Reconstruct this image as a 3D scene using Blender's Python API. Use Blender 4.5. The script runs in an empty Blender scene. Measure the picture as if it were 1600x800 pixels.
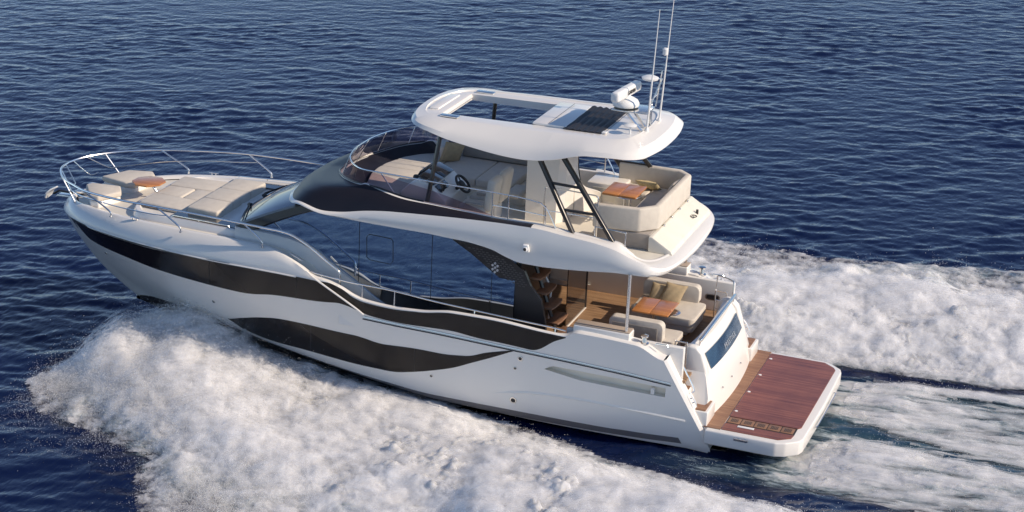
import bpy, bmesh, math, random
import numpy as np
from mathutils import Vector, Matrix

random.seed(7)
rng = np.random.default_rng(11)
R = math.radians
S = bpy.context.scene
COL = S.collection

# ------------------------------------------------------------------ camera
CAM = np.array([-7.51459898, 38.98701719, 17.68160517])
YAW, PITCH, FPX, TRIM = R(-69.40735456), R(19.4511340), 3097.13, R(2.430795)
cf = np.array([math.cos(PITCH) * math.cos(YAW), math.cos(PITCH) * math.sin(YAW), -math.sin(PITCH)])
cr = np.array([math.sin(YAW), -math.cos(YAW), 0.0])
cu = np.cross(cr, cf)
cam = bpy.data.cameras.new('camera')
cam.sensor_width = 36.0
cam.lens = FPX / 1600 * 36.0
cam.clip_start, cam.clip_end = 0.5, 20000
camo = bpy.data.objects.new('camera', cam)
COL.objects.link(camo)
camo.matrix_world = Matrix(((cr[0], cu[0], -cf[0], CAM[0]), (cr[1], cu[1], -cf[1], CAM[1]), (cr[2], cu[2], -cf[2], CAM[2]), (0, 0, 0, 1)))
S.camera = camo

# ------------------------------------------------------------------ light
SUN_EL, SUN_AZ = R(30), R(180.5)             # azimuth measured from +X towards +Y: the sun stands astern
sdir = Vector((math.cos(SUN_EL) * math.cos(SUN_AZ), math.cos(SUN_EL) * math.sin(SUN_AZ), math.sin(SUN_EL)))
W = bpy.data.worlds.new('World')
S.world = W
W.use_nodes = True
nt = W.node_tree
nt.nodes.clear()
sky = nt.nodes.new('ShaderNodeTexSky')
sky.sky_type = 'NISHITA'
sky.sun_disc = False
sky.sun_elevation = SUN_EL
sky.sun_rotation = R(90) - SUN_AZ
sky.air_density, sky.dust_density, sky.ozone_density = 1.0, 0.0, 3.0
sky.altitude = 3000
bg = nt.nodes.new('ShaderNodeBackground')
bg.inputs['Strength'].default_value = 0.125
wo = nt.nodes.new('ShaderNodeOutputWorld')
tint = nt.nodes.new('ShaderNodeMix')
tint.data_type, tint.blend_type = 'RGBA', 'MULTIPLY'
tint.inputs[0].default_value = 1
tint.inputs[7].default_value = (1.10, 1.0, .93, 1)
nt.links.new(sky.outputs[0], tint.inputs[6])
nt.links.new(tint.outputs[2], bg.inputs[0])
nt.links.new(bg.outputs[0], wo.inputs[0])
sl = bpy.data.lights.new('sun', 'SUN')
sl.energy, sl.angle, sl.color = 3.5, R(0.53), (1.0, 0.84, 0.66)
so = bpy.data.objects.new('sun', sl)
COL.objects.link(so)
so.location = sdir * 80
so.rotation_euler = sdir.to_track_quat('Z', 'Y').to_euler()
S.view_settings.view_transform = 'Standard'
S.view_settings.look = 'None'
S.view_settings.exposure = 0.42
S.view_settings.gamma = 1.0
S.render.engine = 'CYCLES'
S.cycles.max_bounces = 12
S.cycles.diffuse_bounces = 6
S.cycles.transparent_max_bounces = 40
S.cycles.caustics_reflective = False
S.cycles.caustics_refractive = False

# ------------------------------------------------------------------ frames
RB = np.array([[math.cos(TRIM), 0, -math.sin(TRIM)], [0, 1, 0], [math.sin(TRIM), 0, math.cos(TRIM)]])   # boat -> world
OB = RB.T @ CAM


def wray(px, py):
    return cf + cr * (px - 800) / FPX - cu * (py - 400) / FPX


def bray(px, py):
    return RB.T @ wray(px, py)


def onp(px, py, k, v):
    d = bray(px, py)
    return OB + d * (v - OB[k]) / d[k]


def PY(px, py, y):
    return onp(px, py, 1, y)


def PZ(px, py, z):
    return onp(px, py, 2, z)


def trace(pts, y):
    a = np.array([PY(p[0], p[1], y) for p in pts])
    a = a[np.argsort(a[:, 0])]
    return a[:, 0], a[:, 2]


def pchip(xs, ys):
    xs, ys = np.asarray(xs, float), np.asarray(ys, float)
    o = np.argsort(xs)
    xs, ys = xs[o], ys[o]
    h = np.diff(xs)
    d = np.diff(ys) / h
    m = np.zeros(len(xs))
    m[0], m[-1] = d[0], d[-1]
    for i in range(1, len(xs) - 1):
        if d[i - 1] * d[i] > 0:
            w1, w2 = 2 * h[i] + h[i - 1], h[i] + 2 * h[i - 1]
            m[i] = (w1 + w2) / (w1 / d[i - 1] + w2 / d[i])

    def f(x):
        x = np.clip(np.asarray(x, float), xs[0], xs[-1])
        i = np.clip(np.searchsorted(xs, x) - 1, 0, len(h) - 1)
        t = (x - xs[i]) / h[i]
        return ((1 + 2 * t) * (1 - t) ** 2 * ys[i] + t * (1 - t) ** 2 * h[i] * m[i]
                + t * t * (3 - 2 * t) * ys[i + 1] + t * t * (t - 1) * h[i] * m[i + 1])
    return f


def catmull(P, n=8, closed=False):
    P = np.asarray(P, float)
    N = len(P)
    out = []
    segs = N if closed else N - 1
    for i in range(segs):
        if closed:
            a, b, c, d = P[(i - 1) % N], P[i], P[(i + 1) % N], P[(i + 2) % N]
        else:
            b, c = P[i], P[i + 1]
            a = P[i - 1] if i > 0 else 2 * b - c
            d = P[i + 2] if i + 2 < N else 2 * c - b
        t = np.linspace(0, 1, n, endpoint=False)[:, None]
        out.append(0.5 * (2 * b + (c - a) * t + (2 * a - 5 * b + 4 * c - d) * t ** 2 + (3 * b - a - 3 * c + d) * t ** 3))
    out = np.concatenate(out)
    return out if closed else np.vstack([out, P[-1]])


# ------------------------------------------------------------------ materials
def mat(name, col, rough=0.5, metal=0.0, coat=0.0, spec=0.5, bump=None, var=None, stint=None):
    m = bpy.data.materials.new(name)
    m.use_nodes = True
    t = m.node_tree
    b = t.nodes['Principled BSDF']
    b.inputs['Base Color'].default_value = (*col, 1)
    b.inputs['Roughness'].default_value = rough
    b.inputs['Metallic'].default_value = metal
    b.inputs['Coat Weight'].default_value = coat
    b.inputs['Coat Roughness'].default_value = 0.06
    b.inputs['Specular IOR Level'].default_value = spec
    if stint:
        b.inputs['Specular Tint'].default_value = (*stint, 1)
    tc = t.nodes.new('ShaderNodeTexCoord')
    if var:                                   # (scale, amount): a slow unevenness of the colour and the gloss
        n = t.nodes.new('ShaderNodeTexNoise')
        n.inputs['Scale'].default_value = var[0]
        n.inputs['Detail'].default_value = 5
        t.links.new(tc.outputs['Object'], n.inputs['Vector'])
        mr = t.nodes.new('ShaderNodeMapRange')
        mr.inputs[1].default_value, mr.inputs[2].default_value = 0.3, 0.7
        mr.inputs[3].default_value, mr.inputs[4].default_value = 1 - var[1], 1 + var[1]
        t.links.new(n.outputs['Fac'], mr.inputs[0])
        mx = t.nodes.new('ShaderNodeMix')
        mx.data_type, mx.blend_type = 'RGBA', 'MULTIPLY'
        mx.inputs[0].default_value = 1
        mx.inputs[6].default_value = (*col, 1)
        t.links.new(mr.outputs[0], mx.inputs[7])
        t.links.new(mx.outputs[2], b.inputs['Base Color'])
        mr2 = t.nodes.new('ShaderNodeMapRange')
        mr2.inputs[3].default_value, mr2.inputs[4].default_value = rough * 0.8, min(1, rough * 1.25)
        t.links.new(n.outputs['Fac'], mr2.inputs[0])
        t.links.new(mr2.outputs[0], b.inputs['Roughness'])
    if bump:                                  # (scale, strength, distance)
        n = t.nodes.new('ShaderNodeTexNoise')
        n.inputs['Scale'].default_value = bump[0]
        n.inputs['Detail'].default_value = 3
        t.links.new(tc.outputs['Object'], n.inputs['Vector'])
        bp = t.nodes.new('ShaderNodeBump')
        bp.inputs['Strength'].default_value = bump[1]
        bp.inputs['Distance'].default_value = bump[2]
        t.links.new(n.outputs['Fac'], bp.inputs['Height'])
        t.links.new(bp.outputs[0], b.inputs['Normal'])
    return m


def wood(name, c1, c2, plank, rough, caulk=(0.03, 0.022, 0.018), axis=1, gap=0.05, coat=0.0):
    m = bpy.data.materials.new(name)
    m.use_nodes = True
    t = m.node_tree
    L = t.links.new
    b = t.nodes['Principled BSDF']
    b.inputs['Roughness'].default_value = rough
    b.inputs['Coat Weight'].default_value = coat
    b.inputs['Coat Roughness'].default_value = 0.12
    tc = t.nodes.new('ShaderNodeTexCoord')
    sp = t.nodes.new('ShaderNodeSeparateXYZ')
    L(tc.outputs['Object'], sp.inputs[0])
    along, across = (0, 1) if axis == 1 else (1, 0)
    dv = t.nodes.new('ShaderNodeMath'); dv.operation = 'DIVIDE'; dv.inputs[1].default_value = plank
    L(sp.outputs[across], dv.inputs[0])
    fl = t.nodes.new('ShaderNodeMath'); fl.operation = 'FLOOR'; L(dv.outputs[0], fl.inputs[0])
    fr = t.nodes.new('ShaderNodeMath'); fr.operation = 'FRACT'; L(dv.outputs[0], fr.inputs[0])
    wn = t.nodes.new('ShaderNodeTexWhiteNoise'); wn.noise_dimensions = '1D'; L(fl.outputs[0], wn.inputs['W'])
    mp = t.nodes.new('ShaderNodeMapping')
    mp.inputs['Scale'].default_value = (2.2, 38, 10) if axis == 1 else (38, 2.2, 10)
    L(tc.outputs['Object'], mp.inputs['Vector'])
    gn = t.nodes.new('ShaderNodeTexNoise'); gn.inputs['Scale'].default_value = 1; gn.inputs['Detail'].default_value = 6
    L(mp.outputs[0], gn.inputs['Vector'])
    big = t.nodes.new('ShaderNodeTexNoise'); big.inputs['Scale'].default_value = 1.7; big.inputs['Detail'].default_value = 4
    L(tc.outputs['Object'], big.inputs['Vector'])
    ad = t.nodes.new('ShaderNodeMath'); ad.operation = 'MULTIPLY_ADD'; ad.inputs[1].default_value = 0.45
    L(wn.outputs['Value'], ad.inputs[0]); L(gn.outputs['Fac'], ad.inputs[2])
    ad2 = t.nodes.new('ShaderNodeMath'); ad2.operation = 'MULTIPLY_ADD'; ad2.inputs[1].default_value = 0.7
    L(big.outputs['Fac'], ad2.inputs[0]); L(ad.outputs[0], ad2.inputs[2])
    cr_ = t.nodes.new('ShaderNodeValToRGB')
    cr_.color_ramp.elements[0].position = 0.65; cr_.color_ramp.elements[0].color = (*c1, 1)
    cr_.color_ramp.elements[1].position = 1.35; cr_.color_ramp.elements[1].color = (*c2, 1)
    mr = t.nodes.new('ShaderNodeMapRange'); mr.inputs[1].default_value = 0.55; mr.inputs[2].default_value = 1.5
    L(ad2.outputs[0], mr.inputs[0]); L(mr.outputs[0], cr_.inputs[0])
    cr_.color_ramp.elements[0].position = 0.1; cr_.color_ramp.elements[1].position = 0.9
    gp = t.nodes.new('ShaderNodeMath'); gp.operation = 'LESS_THAN'; gp.inputs[1].default_value = gap
    L(fr.outputs[0], gp.inputs[0])
    mx = t.nodes.new('ShaderNodeMix'); mx.data_type = 'RGBA'
    L(gp.outputs[0], mx.inputs[0]); L(cr_.outputs[0], mx.inputs[6]); mx.inputs[7].default_value = (*caulk, 1)
    L(mx.outputs[2], b.inputs['Base Color'])
    return m


def film(name, tint, gloss=0.12):
    """tinted see-through sheet"""
    m = bpy.data.materials.new(name)
    m.use_nodes = True
    t = m.node_tree
    t.nodes.clear()
    o = t.nodes.new('ShaderNodeOutputMaterial')
    tr = t.nodes.new('ShaderNodeBsdfTransparent'); tr.inputs[0].default_value = (*tint, 1)
    gl = t.nodes.new('ShaderNodeBsdfGlossy'); gl.inputs['Roughness'].default_value = 0.04; gl.inputs[0].default_value = (.9, .85, .9, 1)
    lw = t.nodes.new('ShaderNodeLayerWeight'); lw.inputs[0].default_value = 0.35
    mm = t.nodes.new('ShaderNodeMath'); mm.operation = 'MULTIPLY_ADD'; mm.inputs[1].default_value = 0.5; mm.inputs[2].default_value = gloss
    t.links.new(lw.outputs['Fresnel'], mm.inputs[0])
    mx = t.nodes.new('ShaderNodeMixShader')
    t.links.new(mm.outputs[0], mx.inputs[0]); t.links.new(tr.outputs[0], mx.inputs[1]); t.links.new(gl.outputs[0], mx.inputs[2])
    t.links.new(mx.outputs[0], o.inputs[0])
    return m


M = {
    'gel': mat('white_gelcoat', (.80, .775, .735), .3, coat=.45),
    'deck': mat('cream_nonskid_deck', (.74, .70, .61), .6, bump=(160, .25, .004), var=(2, .04)),
    'black': mat('black_gloss_hull_film', (.016, .0135, .0135), .18, spec=.3),
    'antifoul': mat('dark_antifouling', (.02, .018, .02), .5),
    'boot': mat('grey_boot_stripe', (.16, .15, .15), .35),
    'navy': mat('dark_navy_gelcoat', (.018, .017, .024), .36, spec=.3),
    'steel': mat('polished_steel', (.86, .84, .81), .24, metal=1),
    'carbon': mat('black_painted_metal', (.03, .027, .028), .3),
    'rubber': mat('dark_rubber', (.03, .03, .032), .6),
    'mirror': mat('dark_mirror_glass', (.40, .47, .58), .025, metal=1.0),
    'glass': mat('dark_window_glass', (.012, .02, .03), .04, coat=1, spec=1.0),
    'bluegl': mat('blue_stern_glass', (.12, .20, .29), .07, metal=.85),
    'fabric': mat('beige_cushion_fabric', (.60, .55, .48), .85, bump=(8, .3, .02), var=(6, .05)),
    'fabricd': mat('taupe_back_fabric', (.34, .305, .27), .9, bump=(8, .3, .02), var=(6, .06)),
    'sand': mat('sand_pillow_fabric', (.40, .31, .19), .9, bump=(300, .4, .003), var=(12, .1)),
    'straw': mat('straw_pillow_fabric', (.58, .47, .26), .9, bump=(120, .8, .01), var=(25, .2)),
    'plastic': mat('white_plastic', (.80, .80, .79), .35),
    'screen': mat('black_glass_screen', (.02, .022, .03), .08, coat=1),
    'teak': wood('cockpit_teak', (.20, .115, .06), (.40, .25, .145), .055, .55),
    'teakx': wood('platform_teak_tan', (.19, .085, .045), (.36, .20, .115), .055, .5),
    'mahog': wood('platform_teak_red', (.14, .038, .02), (.31, .105, .055), .055, .27, caulk=(.05, .018, .012), coat=.35),
    'varn': wood('varnished_table_teak', (.38, .135, .035), (.56, .235, .07), .11, .3, caulk=(.2, .08, .03), gap=.03, coat=.5),
    'tread': wood('stair_tread_teak', (.17, .085, .05), (.27, .15, .09), .055, .5),
    'padtan': mat('taupe_deck_pad', (.42, .34, .27), .7, bump=(200, .3, .003)),
    'film': film('smoked_purple_windscreen', (.62, .49, .53), .04),
    'letter': mat('silver_lettering', (.75, .76, .78), .25, metal=.6),
    'sail': mat('black_roof_fabric', (.02, .02, .025), .55, bump=(30, .3, .01)),
    'blue': mat('blue_rubber', (.03, .05, .16), .5),
}


# ------------------------------------------------------------------ mesh builder
class MB:
    def __init__(s):
        s.v, s.f = [], []

    def add(s, V, F):
        o = len(s.v)
        s.v.extend([tuple(map(float, p)) for p in V])
        s.f.extend([tuple(i + o for i in q) for q in F])
        return s

    def frombm(s, bm):
        bm.verts.index_update()
        s.add([v.co for v in bm.verts], [[v.index for v in f.verts] for f in bm.faces])
        bm.free()
        return s

    def box(s, c, d, r=0.0, seg=3, rot=None, puff=0.0):
        bm = bmesh.new()
        bmesh.ops.create_cube(bm, size=1)
        for v in bm.verts:
            v.co = Vector((v.co.x * d[0], v.co.y * d[1], v.co.z * d[2]))
        if puff:
            bmesh.ops.subdivide_edges(bm, edges=bm.edges[:], cuts=6, use_grid_fill=True)
            for v in bm.verts:
                q = [2 * v.co.x / d[0], 2 * v.co.y / d[1], 2 * v.co.z / d[2]]
                k = min(range(3), key=lambda i: d[i])
                a, b_ = [i for i in range(3) if i != k]
                w = (1 - abs(q[a]) ** 4) * (1 - abs(q[b_]) ** 4)
                v.co[k] += math.copysign(puff * w, q[k]) if abs(q[k]) > .5 else 0
            es = [e for e in bm.edges if len(e.link_faces) == 2 and e.calc_face_angle() > 1.0]
            if r:
                bmesh.ops.bevel(bm, geom=es, offset=r, segments=seg, profile=.5, affect='EDGES')
        elif r:
            bmesh.ops.bevel(bm, geom=bm.edges[:], offset=min(r, min(d) * .48), segments=seg, profile=.5, affect='EDGES')
        if rot is not None:
            bmesh.ops.transform(bm, matrix=rot.to_4x4() if len(rot) == 3 else rot, verts=bm.verts)
        bmesh.ops.translate(bm, vec=Vector(c), verts=bm.verts)
        return s.frombm(bm)

    def bx(s, x0, x1, y0, y1, z0, z1, r=0.0, **k):
        return s.box(((x0 + x1) / 2, (y0 + y1) / 2, (z0 + z1) / 2), (abs(x1 - x0), abs(y1 - y0), abs(z1 - z0)), r, **k)

    def prism(s, out, z0, z1, r=0.0, seg=3, axis=2, topr=None):
        """outline extruded along an axis, edges rounded"""
        bm = bmesh.new()
        vs = []
        for a, b in out:
            co = {2: (a, b, z0), 1: (a, z0, b), 0: (z0, a, b)}[axis]
            vs.append(bm.verts.new(co))
        f = bm.faces.new(vs)
        e = bmesh.ops.extrude_face_region(bm, geom=[f])
        d = z1 - z0
        mv = {2: (0, 0, d), 1: (0, d, 0), 0: (d, 0, 0)}[axis]
        bmesh.ops.translate(bm, vec=mv, verts=[g for g in e['geom'] if isinstance(g, bmesh.types.BMVert)])
        bmesh.ops.recalc_face_normals(bm, faces=bm.faces)
        if r:
            bmesh.ops.bevel(bm, geom=bm.edges[:], offset=r, segments=seg, profile=.5, affect='EDGES', clamp_overlap=True)
        return s.frombm(bm)

    def tube(s, P, r, n=8, closed=False, cap=True):
        P = [Vector(map(float, p)) for p in P]
        N = len(P)
        rr = r if hasattr(r, '__len__') else [r] * N
        rings = []
        prev = None
        for i in range(N):
            a = P[i - 1] if (i > 0 or closed) else P[i]
            b = P[(i + 1) % N] if (i < N - 1 or closed) else P[i]
            t = (b - a).normalized() if (b - a).length > 1e-9 else Vector((0, 0, 1))
            if prev is None:
                u = t.orthogonal().normalized()
            else:
                u = (prev - t * prev.dot(t))
                u = u.normalized() if u.length > 1e-6 else t.orthogonal().normalized()
            prev = u
            w = t.cross(u)
            rings.append([P[i] + (u * math.cos(2 * math.pi * k / n) + w * math.sin(2 * math.pi * k / n)) * rr[i] for k in range(n)])
        V = [p for q in rings for p in q]
        F = []
        for i in range(N if closed else N - 1):
            j = (i + 1) % N
            for k in range(n):
                F.append((i * n + k, i * n + (k + 1) % n, j * n + (k + 1) % n, j * n + k))
        if cap and not closed:
            F.append(tuple(range(n))[::-1])
            F.append(tuple((N - 1) * n + k for k in range(n)))
        return s.add(V, F)

    def lathe(s, c, prof, n=20, up=(0, 0, 1), rot=None):
        V, F = [], []
        for (r, z) in prof:
            for k in range(n):
                a = 2 * math.pi * k / n
                p = Vector((r * math.cos(a), r * math.sin(a), z))
                if rot is not None:
                    p = rot @ p
                V.append(p + Vector(c))
        for i in range(len(prof) - 1):
            for k in range(n):
                F.append((i * n + k, i * n + (k + 1) % n, (i + 1) * n + (k + 1) % n, (i + 1) * n + k))
        F.append(tuple(range(n))[::-1])
        F.append(tuple((len(prof) - 1) * n + k for k in range(n)))
        return s.add(V, F)

    def loops(s, Ls, closed=False):
        """skin successive point rows of equal length"""
        n = len(Ls[0])
        V = [p for q in Ls for p in q]
        F = []
        for i in range(len(Ls) - 1):
            for k in range(n if closed else n - 1):
                k2 = (k + 1) % n
                F.append((i * n + k, i * n + k2, (i + 1) * n + k2, (i + 1) * n + k))
        return s.add(V, F)

    def pillow(s, c, ux, uy, th, n=14):
        c, ux, uy = Vector(c), Vector(ux), Vector(uy)
        nz = ux.cross(uy).normalized()
        V, F = [], []
        for sd in (1, -1):
            o = len(V)
            for i in range(n + 1):
                for j in range(n + 1):
                    a, b = 2 * i / n - 1, 2 * j / n - 1
                    h = th * (max(0, (1 - a * a) * (1 - b * b))) ** .45
                    pin = 1 - .09 * (1 - abs(a) ** 2) * abs(b) ** 3, 1 - .09 * (1 - abs(b) ** 2) * abs(a) ** 3
                    V.append(c + ux * (a * pin[1]) + uy * (b * pin[0]) + nz * (sd * h * (1 + .05 * math.sin(9 * a + 4 * b))))
            for i in range(n):
                for j in range(n):
                    q = (o + i * (n + 1) + j, o + (i + 1) * (n + 1) + j, o + (i + 1) * (n + 1) + j + 1, o + i * (n + 1) + j + 1)
                    F.append(q if sd > 0 else q[::-1])
        return s.add(V, F)

    def build(s, name, m, parent=None, smooth=True, ang=38, base=(0, 0, 0), normals=True, solid=None):
        me = bpy.data.meshes.new(name)
        b = parent.get('_b', base) if parent is not None else base
        b = tuple(b)
        me.from_pydata([(v[0] - b[0], v[1] - b[1], v[2] - b[2]) for v in s.v], [], s.f)
        if normals or solid:
            bm = bmesh.new()
            bm.from_mesh(me)
            bmesh.ops.remove_doubles(bm, verts=bm.verts, dist=1e-5)
            if solid:
                bmesh.ops.recalc_face_normals(bm, faces=bm.faces)
                bmesh.ops.solidify(bm, geom=bm.faces[:], thickness=solid)
            bmesh.ops.recalc_face_normals(bm, faces=bm.faces)
            bm.to_mesh(me)
            bm.free()
        if smooth:
            me.shade_smooth()
            me.set_sharp_from_angle(angle=R(ang))
        o = bpy.data.objects.new(name, me)
        me.materials.append(M[m] if isinstance(m, str) else m)
        COL.objects.link(o)
        if parent is not None:
            o.parent = parent
            o['_b'] = b
        return o


def thing(name, base, label, cat, group=None):
    o = bpy.data.objects.new(name, None)
    COL.objects.link(o)
    o.location = tuple(RB @ np.array(base, float))
    o.rotation_euler = (0, -TRIM, 0)
    o['_b'] = tuple(map(float, base))
    o['label'], o['category'] = label, cat
    if group:
        o['group'] = group
    o.empty_display_size = .3
    return o


def lettering(name, text, size, m, parent, mtx, depth=.004, spacing=1.0):
    cu_ = bpy.data.curves.new(name, 'FONT')
    cu_.body, cu_.size, cu_.extrude = text, size, depth
    cu_.align_x, cu_.align_y = 'CENTER', 'CENTER'
    cu_.space_character = spacing
    t = bpy.data.objects.new('tmp', cu_)
    COL.objects.link(t)
    dg = bpy.context.evaluated_depsgraph_get()
    me = bpy.data.meshes.new_from_object(t.evaluated_get(dg))
    bpy.data.objects.remove(t)
    b = Vector(parent['_b'])
    me.transform(Matrix.Translation(-b) @ mtx)
    me.materials.clear()
    me.materials.append(M[m])
    me.name = name
    o = bpy.data.objects.new(name, me)
    COL.objects.link(o)
    o.parent = parent
    return o


def frame(o, x, y):
    """matrix whose local x, y run along the given directions at point o"""
    x, y = Vector(x).normalized(), Vector(y)
    y = (y - x * y.dot(x)).normalized()
    z = x.cross(y)
    return Matrix(((x.x, y.x, z.x, o[0]), (x.y, y.y, z.y, o[1]), (x.z, y.z, z.z, o[2]), (0, 0, 0, 1)))


mir = lambda P: [(p[0], -p[1], p[2]) for p in P]


def both(name, rows, m, ang=38):
    a = MB().loops(rows).build(name, m, yacht, ang=ang)
    MB().loops([mir(r) for r in rows]).build(name, m, yacht, ang=ang)
    return a

# ================================================================== THE YACHT
yacht = thing('motor_yacht', (0, 0, 0), 'large white flybridge motor yacht with black window bands speeding over blue sea', 'yacht')

# ---------------------------------------------------------------- hull surface
XS = pchip([0, .13, .31, .5, .75, 1], [16.9, 17.35, 17.85, 18.2, 18.52, 18.69])          # stem by height
ZT = pchip([1.9, 2.7, 2.8, 3.0, 3.55, 4.85, 5.12, 5.43, 6.87, 7.65, 8.42, 9.05, 9.74, 10.0, 10.3, 10.6, 10.9, 12, 14, 16, 17.5, 18.74],
           [1.86, 1.86, 1.86, 1.88, 2.12, 2.18, 2.06, 2.07, 2.16, 2.15, 2.04, 2.01, 2.05, 2.12, 2.26, 2.34, 2.34, 2.35, 2.33, 2.33, 2.28, 2.2])
ZC = pchip([1.9, 6, 8, 9.4, 11, 12.5, 14, 15, 16.2, 16.9], [-.08, -.1, -.10, -.02, .10, .2, .30, .32, .24, .06])


def hull_p(t, v):
    t, v = np.asarray(t, float), np.asarray(v, float)
    x0 = 1.88 + .57 * np.clip(-.08 + v * 1.98, 0, 2.1)
    xs = XS(v)
    x = x0 + t * (xs - x0)
    xc = 1.9 + t * 15.0
    xt = 2.96 + t * (18.74 - 2.96)
    zc, zt = ZC(xc), ZT(xt)
    z = zc + v * (zt - zc)
    taper = 1 - .045 * (1 - np.clip(t / .3, 0, 1)) ** 2
    yt = 2.55 * (1 - t ** 6.2) ** .6 * taper
    yc = 2.30 * (1 - t ** 3.1) ** .95 * taper
    p = .55 + .75 * t ** 2
    zr = np.interp(xt, [2.9, 5, 12, 16, 17.5, 18.7], [2.2, 2.3, 2.36, 2.34, 2.28, 2.2])
    y = yc + (yt - yc) * np.clip((z - zc) / (zr - zc), 0, 1) ** p
    return np.stack([x, y, z], -1)


def hull_n(t, v):
    e = 1e-3
    a = hull_p(np.clip(t + e, 0, 1), v) - hull_p(np.clip(t - e, 0, 1), v)
    b = hull_p(t, np.clip(v + e, 0, 1)) - hull_p(t, np.clip(v - e, 0, 1))
    n = np.cross(b, a)
    return n / np.linalg.norm(n, axis=-1, keepdims=True)


def hull_hit(px, py):
    d = bray(px, py)
    g = PY(px, py, 2.3)
    q = np.array([np.clip((g[0] - 2.5) / 15.5, .02, .97), np.clip(g[2] / 2.2, .05, .95), (g - OB) @ d / (d @ d)])

    def F(q):
        return hull_p(np.clip(q[0], 0, 1), np.clip(q[1], 0, 1.0)) - OB - d * q[2]
    for _ in range(40):
        r = F(q)
        if np.abs(r).max() < 1e-6:
            break
        J = np.stack([(F(q + e) - r) / 1e-5 for e in np.eye(3) * 1e-5], 1)
        st = np.linalg.lstsq(J, -r, rcond=None)[0]
        st[:2] = np.clip(st[:2], -.08, .08)
        q = q + st
        q[:2] = np.clip(q[:2], 0.002, .998)
    return q[0], q[1]


NT, NV = 180, 26
tt = 1 - (1 - np.linspace(0, 1, NT)) ** 1.25
hs = [[hull_p(t, v) for t in tt] for v in np.linspace(0, 1, NV)]
mb = MB().loops(hs).loops([mir(r) for r in hs])
# chine flat: a little ledge turned in under the topsides
ch = [(p[0], p[1] - .0 if i > NT - 3 else max(p[1] - .06, 0), p[2] - .03) for i, p in enumerate(hs[0])]
mb.loops([hs[0], ch]).loops([mir(hs[0]), mir(ch)])
hull_o = mb.build('hull', 'gel', yacht, ang=30)
# bottom: from the chine down to the keel
kz = pchip([0, .5, .8, .93, 1], [-1.1, -1.1, -.75, -.3, .0])
bt = []
for s_ in np.linspace(0, 1, 6):
    bt.append([(p[0] * (1 - s_) + s_ * min(p[0], 16.88), p[1] * (1 - s_), p[2] * (1 - s_) + s_ * float(kz(t)) - .06 * math.sin(math.pi * s_)) for p, t in zip(ch, tt)])
mb = MB().loops(bt).loops([mir(r) for r in bt])
mb.build('hull_bottom', 'antifoul', yacht)


def hull_band(name, top, bot, m, off=.007, nx=90, ny=6):
    T = np.array([hull_hit(*p) for p in top])
    B = np.array([hull_hit(*p) for p in bot])
    T, B = T[np.argsort(T[:, 0])], B[np.argsort(B[:, 0])]
    ft, fb = pchip(T[:, 0], T[:, 1]), pchip(B[:, 0], B[:, 1])
    t0, t1 = max(T[0, 0], B[0, 0]), min(T[-1, 0], B[-1, 0])
    t0, t1 = min(T[0, 0], B[0, 0]), max(T[-1, 0], B[-1, 0])
    ts = np.linspace(t0, t1, nx)
    a, b = ft(ts), fb(ts)
    a = np.maximum(a, b + 1e-4)
    rows = []
    for k in np.linspace(0, 1, ny):
        v = b + (a - b) * k
        P = hull_p(ts, v)
        N = hull_n(ts, v)
        rows.append(P + N * off)
    v = b
    sk0 = hull_p(ts, b) - hull_n(ts, b) * .02
    sk1 = hull_p(ts, a) - hull_n(ts, a) * .02
    mb = MB().loops([sk0] + rows + [sk1])
    return mb.build(name, m, yacht, ang=50)


band = hull_band('hull_band',
                 [(114, 341), (122, 347), (148, 360), (220, 384), (310, 403), (388, 417), (457, 427), (494, 439), (520, 456), (556, 483)],
                 [(114.5, 343), (122, 356), (139, 372), (190, 398), (250, 422), (310, 440), (379, 457), (430, 461), (500, 471), (556, 484)], 'black')
band['label'] = 'long black window band under the foredeck'
b2 = hull_band('bulwark_band',
               [(496, 439), (515, 441), (536, 450), (550, 464), (567, 472), (613, 483), (655, 488), (707, 490), (760, 499), (860, 522), (884, 527)],
               [(496, 440), (515, 452), (545, 474), (572, 491), (660, 510), (760, 531), (827, 546), (870, 532), (884, 528)], 'black')
b2['label'] = 'black panel along the side deck bulwark'
lw = hull_band('hull_window',
               [(357.5, 498), (380, 496.5), (410, 496), (438, 498.4), (480, 507), (550, 523), (655, 545.7), (700, 554), (725, 556), (760, 551), (805, 547.4)],
               [(357.7, 498.6), (375, 510.7), (410, 526.4), (480, 547), (550, 566.7), (600, 578), (640, 581), (672, 579), (718, 572), (770, 558), (805, 548)], 'black')
lw['label'] = 'long pointed black cabin window low in the hull'
boot_px = [(233, 471), (244, 482), (310, 512), (370, 533), (410, 546), (487, 567), (594, 594), (719, 625), (812, 643), (1000, 676), (1060, 684)]
hull_band('boot_stripe', boot_px, [(x, y + 4 + 4 * min(1, max(0, (x - 240) / 500))) for x, y in boot_px], 'boot')


def hull_line(name, px, m, r, parent=yacht, off=.01):
    P = []
    for p in px:
        t, v = hull_hit(*p)
        P.append(hull_p(t, v) + hull_n(t, v) * off)
    P = catmull(P, 6)
    return MB().tube(P, r, 6).build(name, m, parent)


hull_line('rub_rail', [(567, 494.5), (620, 506), (690, 520), (760, 535), (830, 550), (900, 565), (980, 583), (1048, 599.5)], 'steel', .015)
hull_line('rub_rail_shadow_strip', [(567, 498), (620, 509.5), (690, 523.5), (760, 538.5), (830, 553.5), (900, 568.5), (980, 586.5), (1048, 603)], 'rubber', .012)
# window seams: hair lines on the glass
for i, (a, b) in enumerate([((486, 508), (486, 548)), ((648, 545), (648, 580)), ((463, 427), (463, 466)), ((327, 406), (327, 444))]):
    hull_line('window_seam', [a, ((a[0] + b[0]) / 2, (a[1] + b[1]) / 2), b], 'rubber', .006, off=.008)

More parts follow.
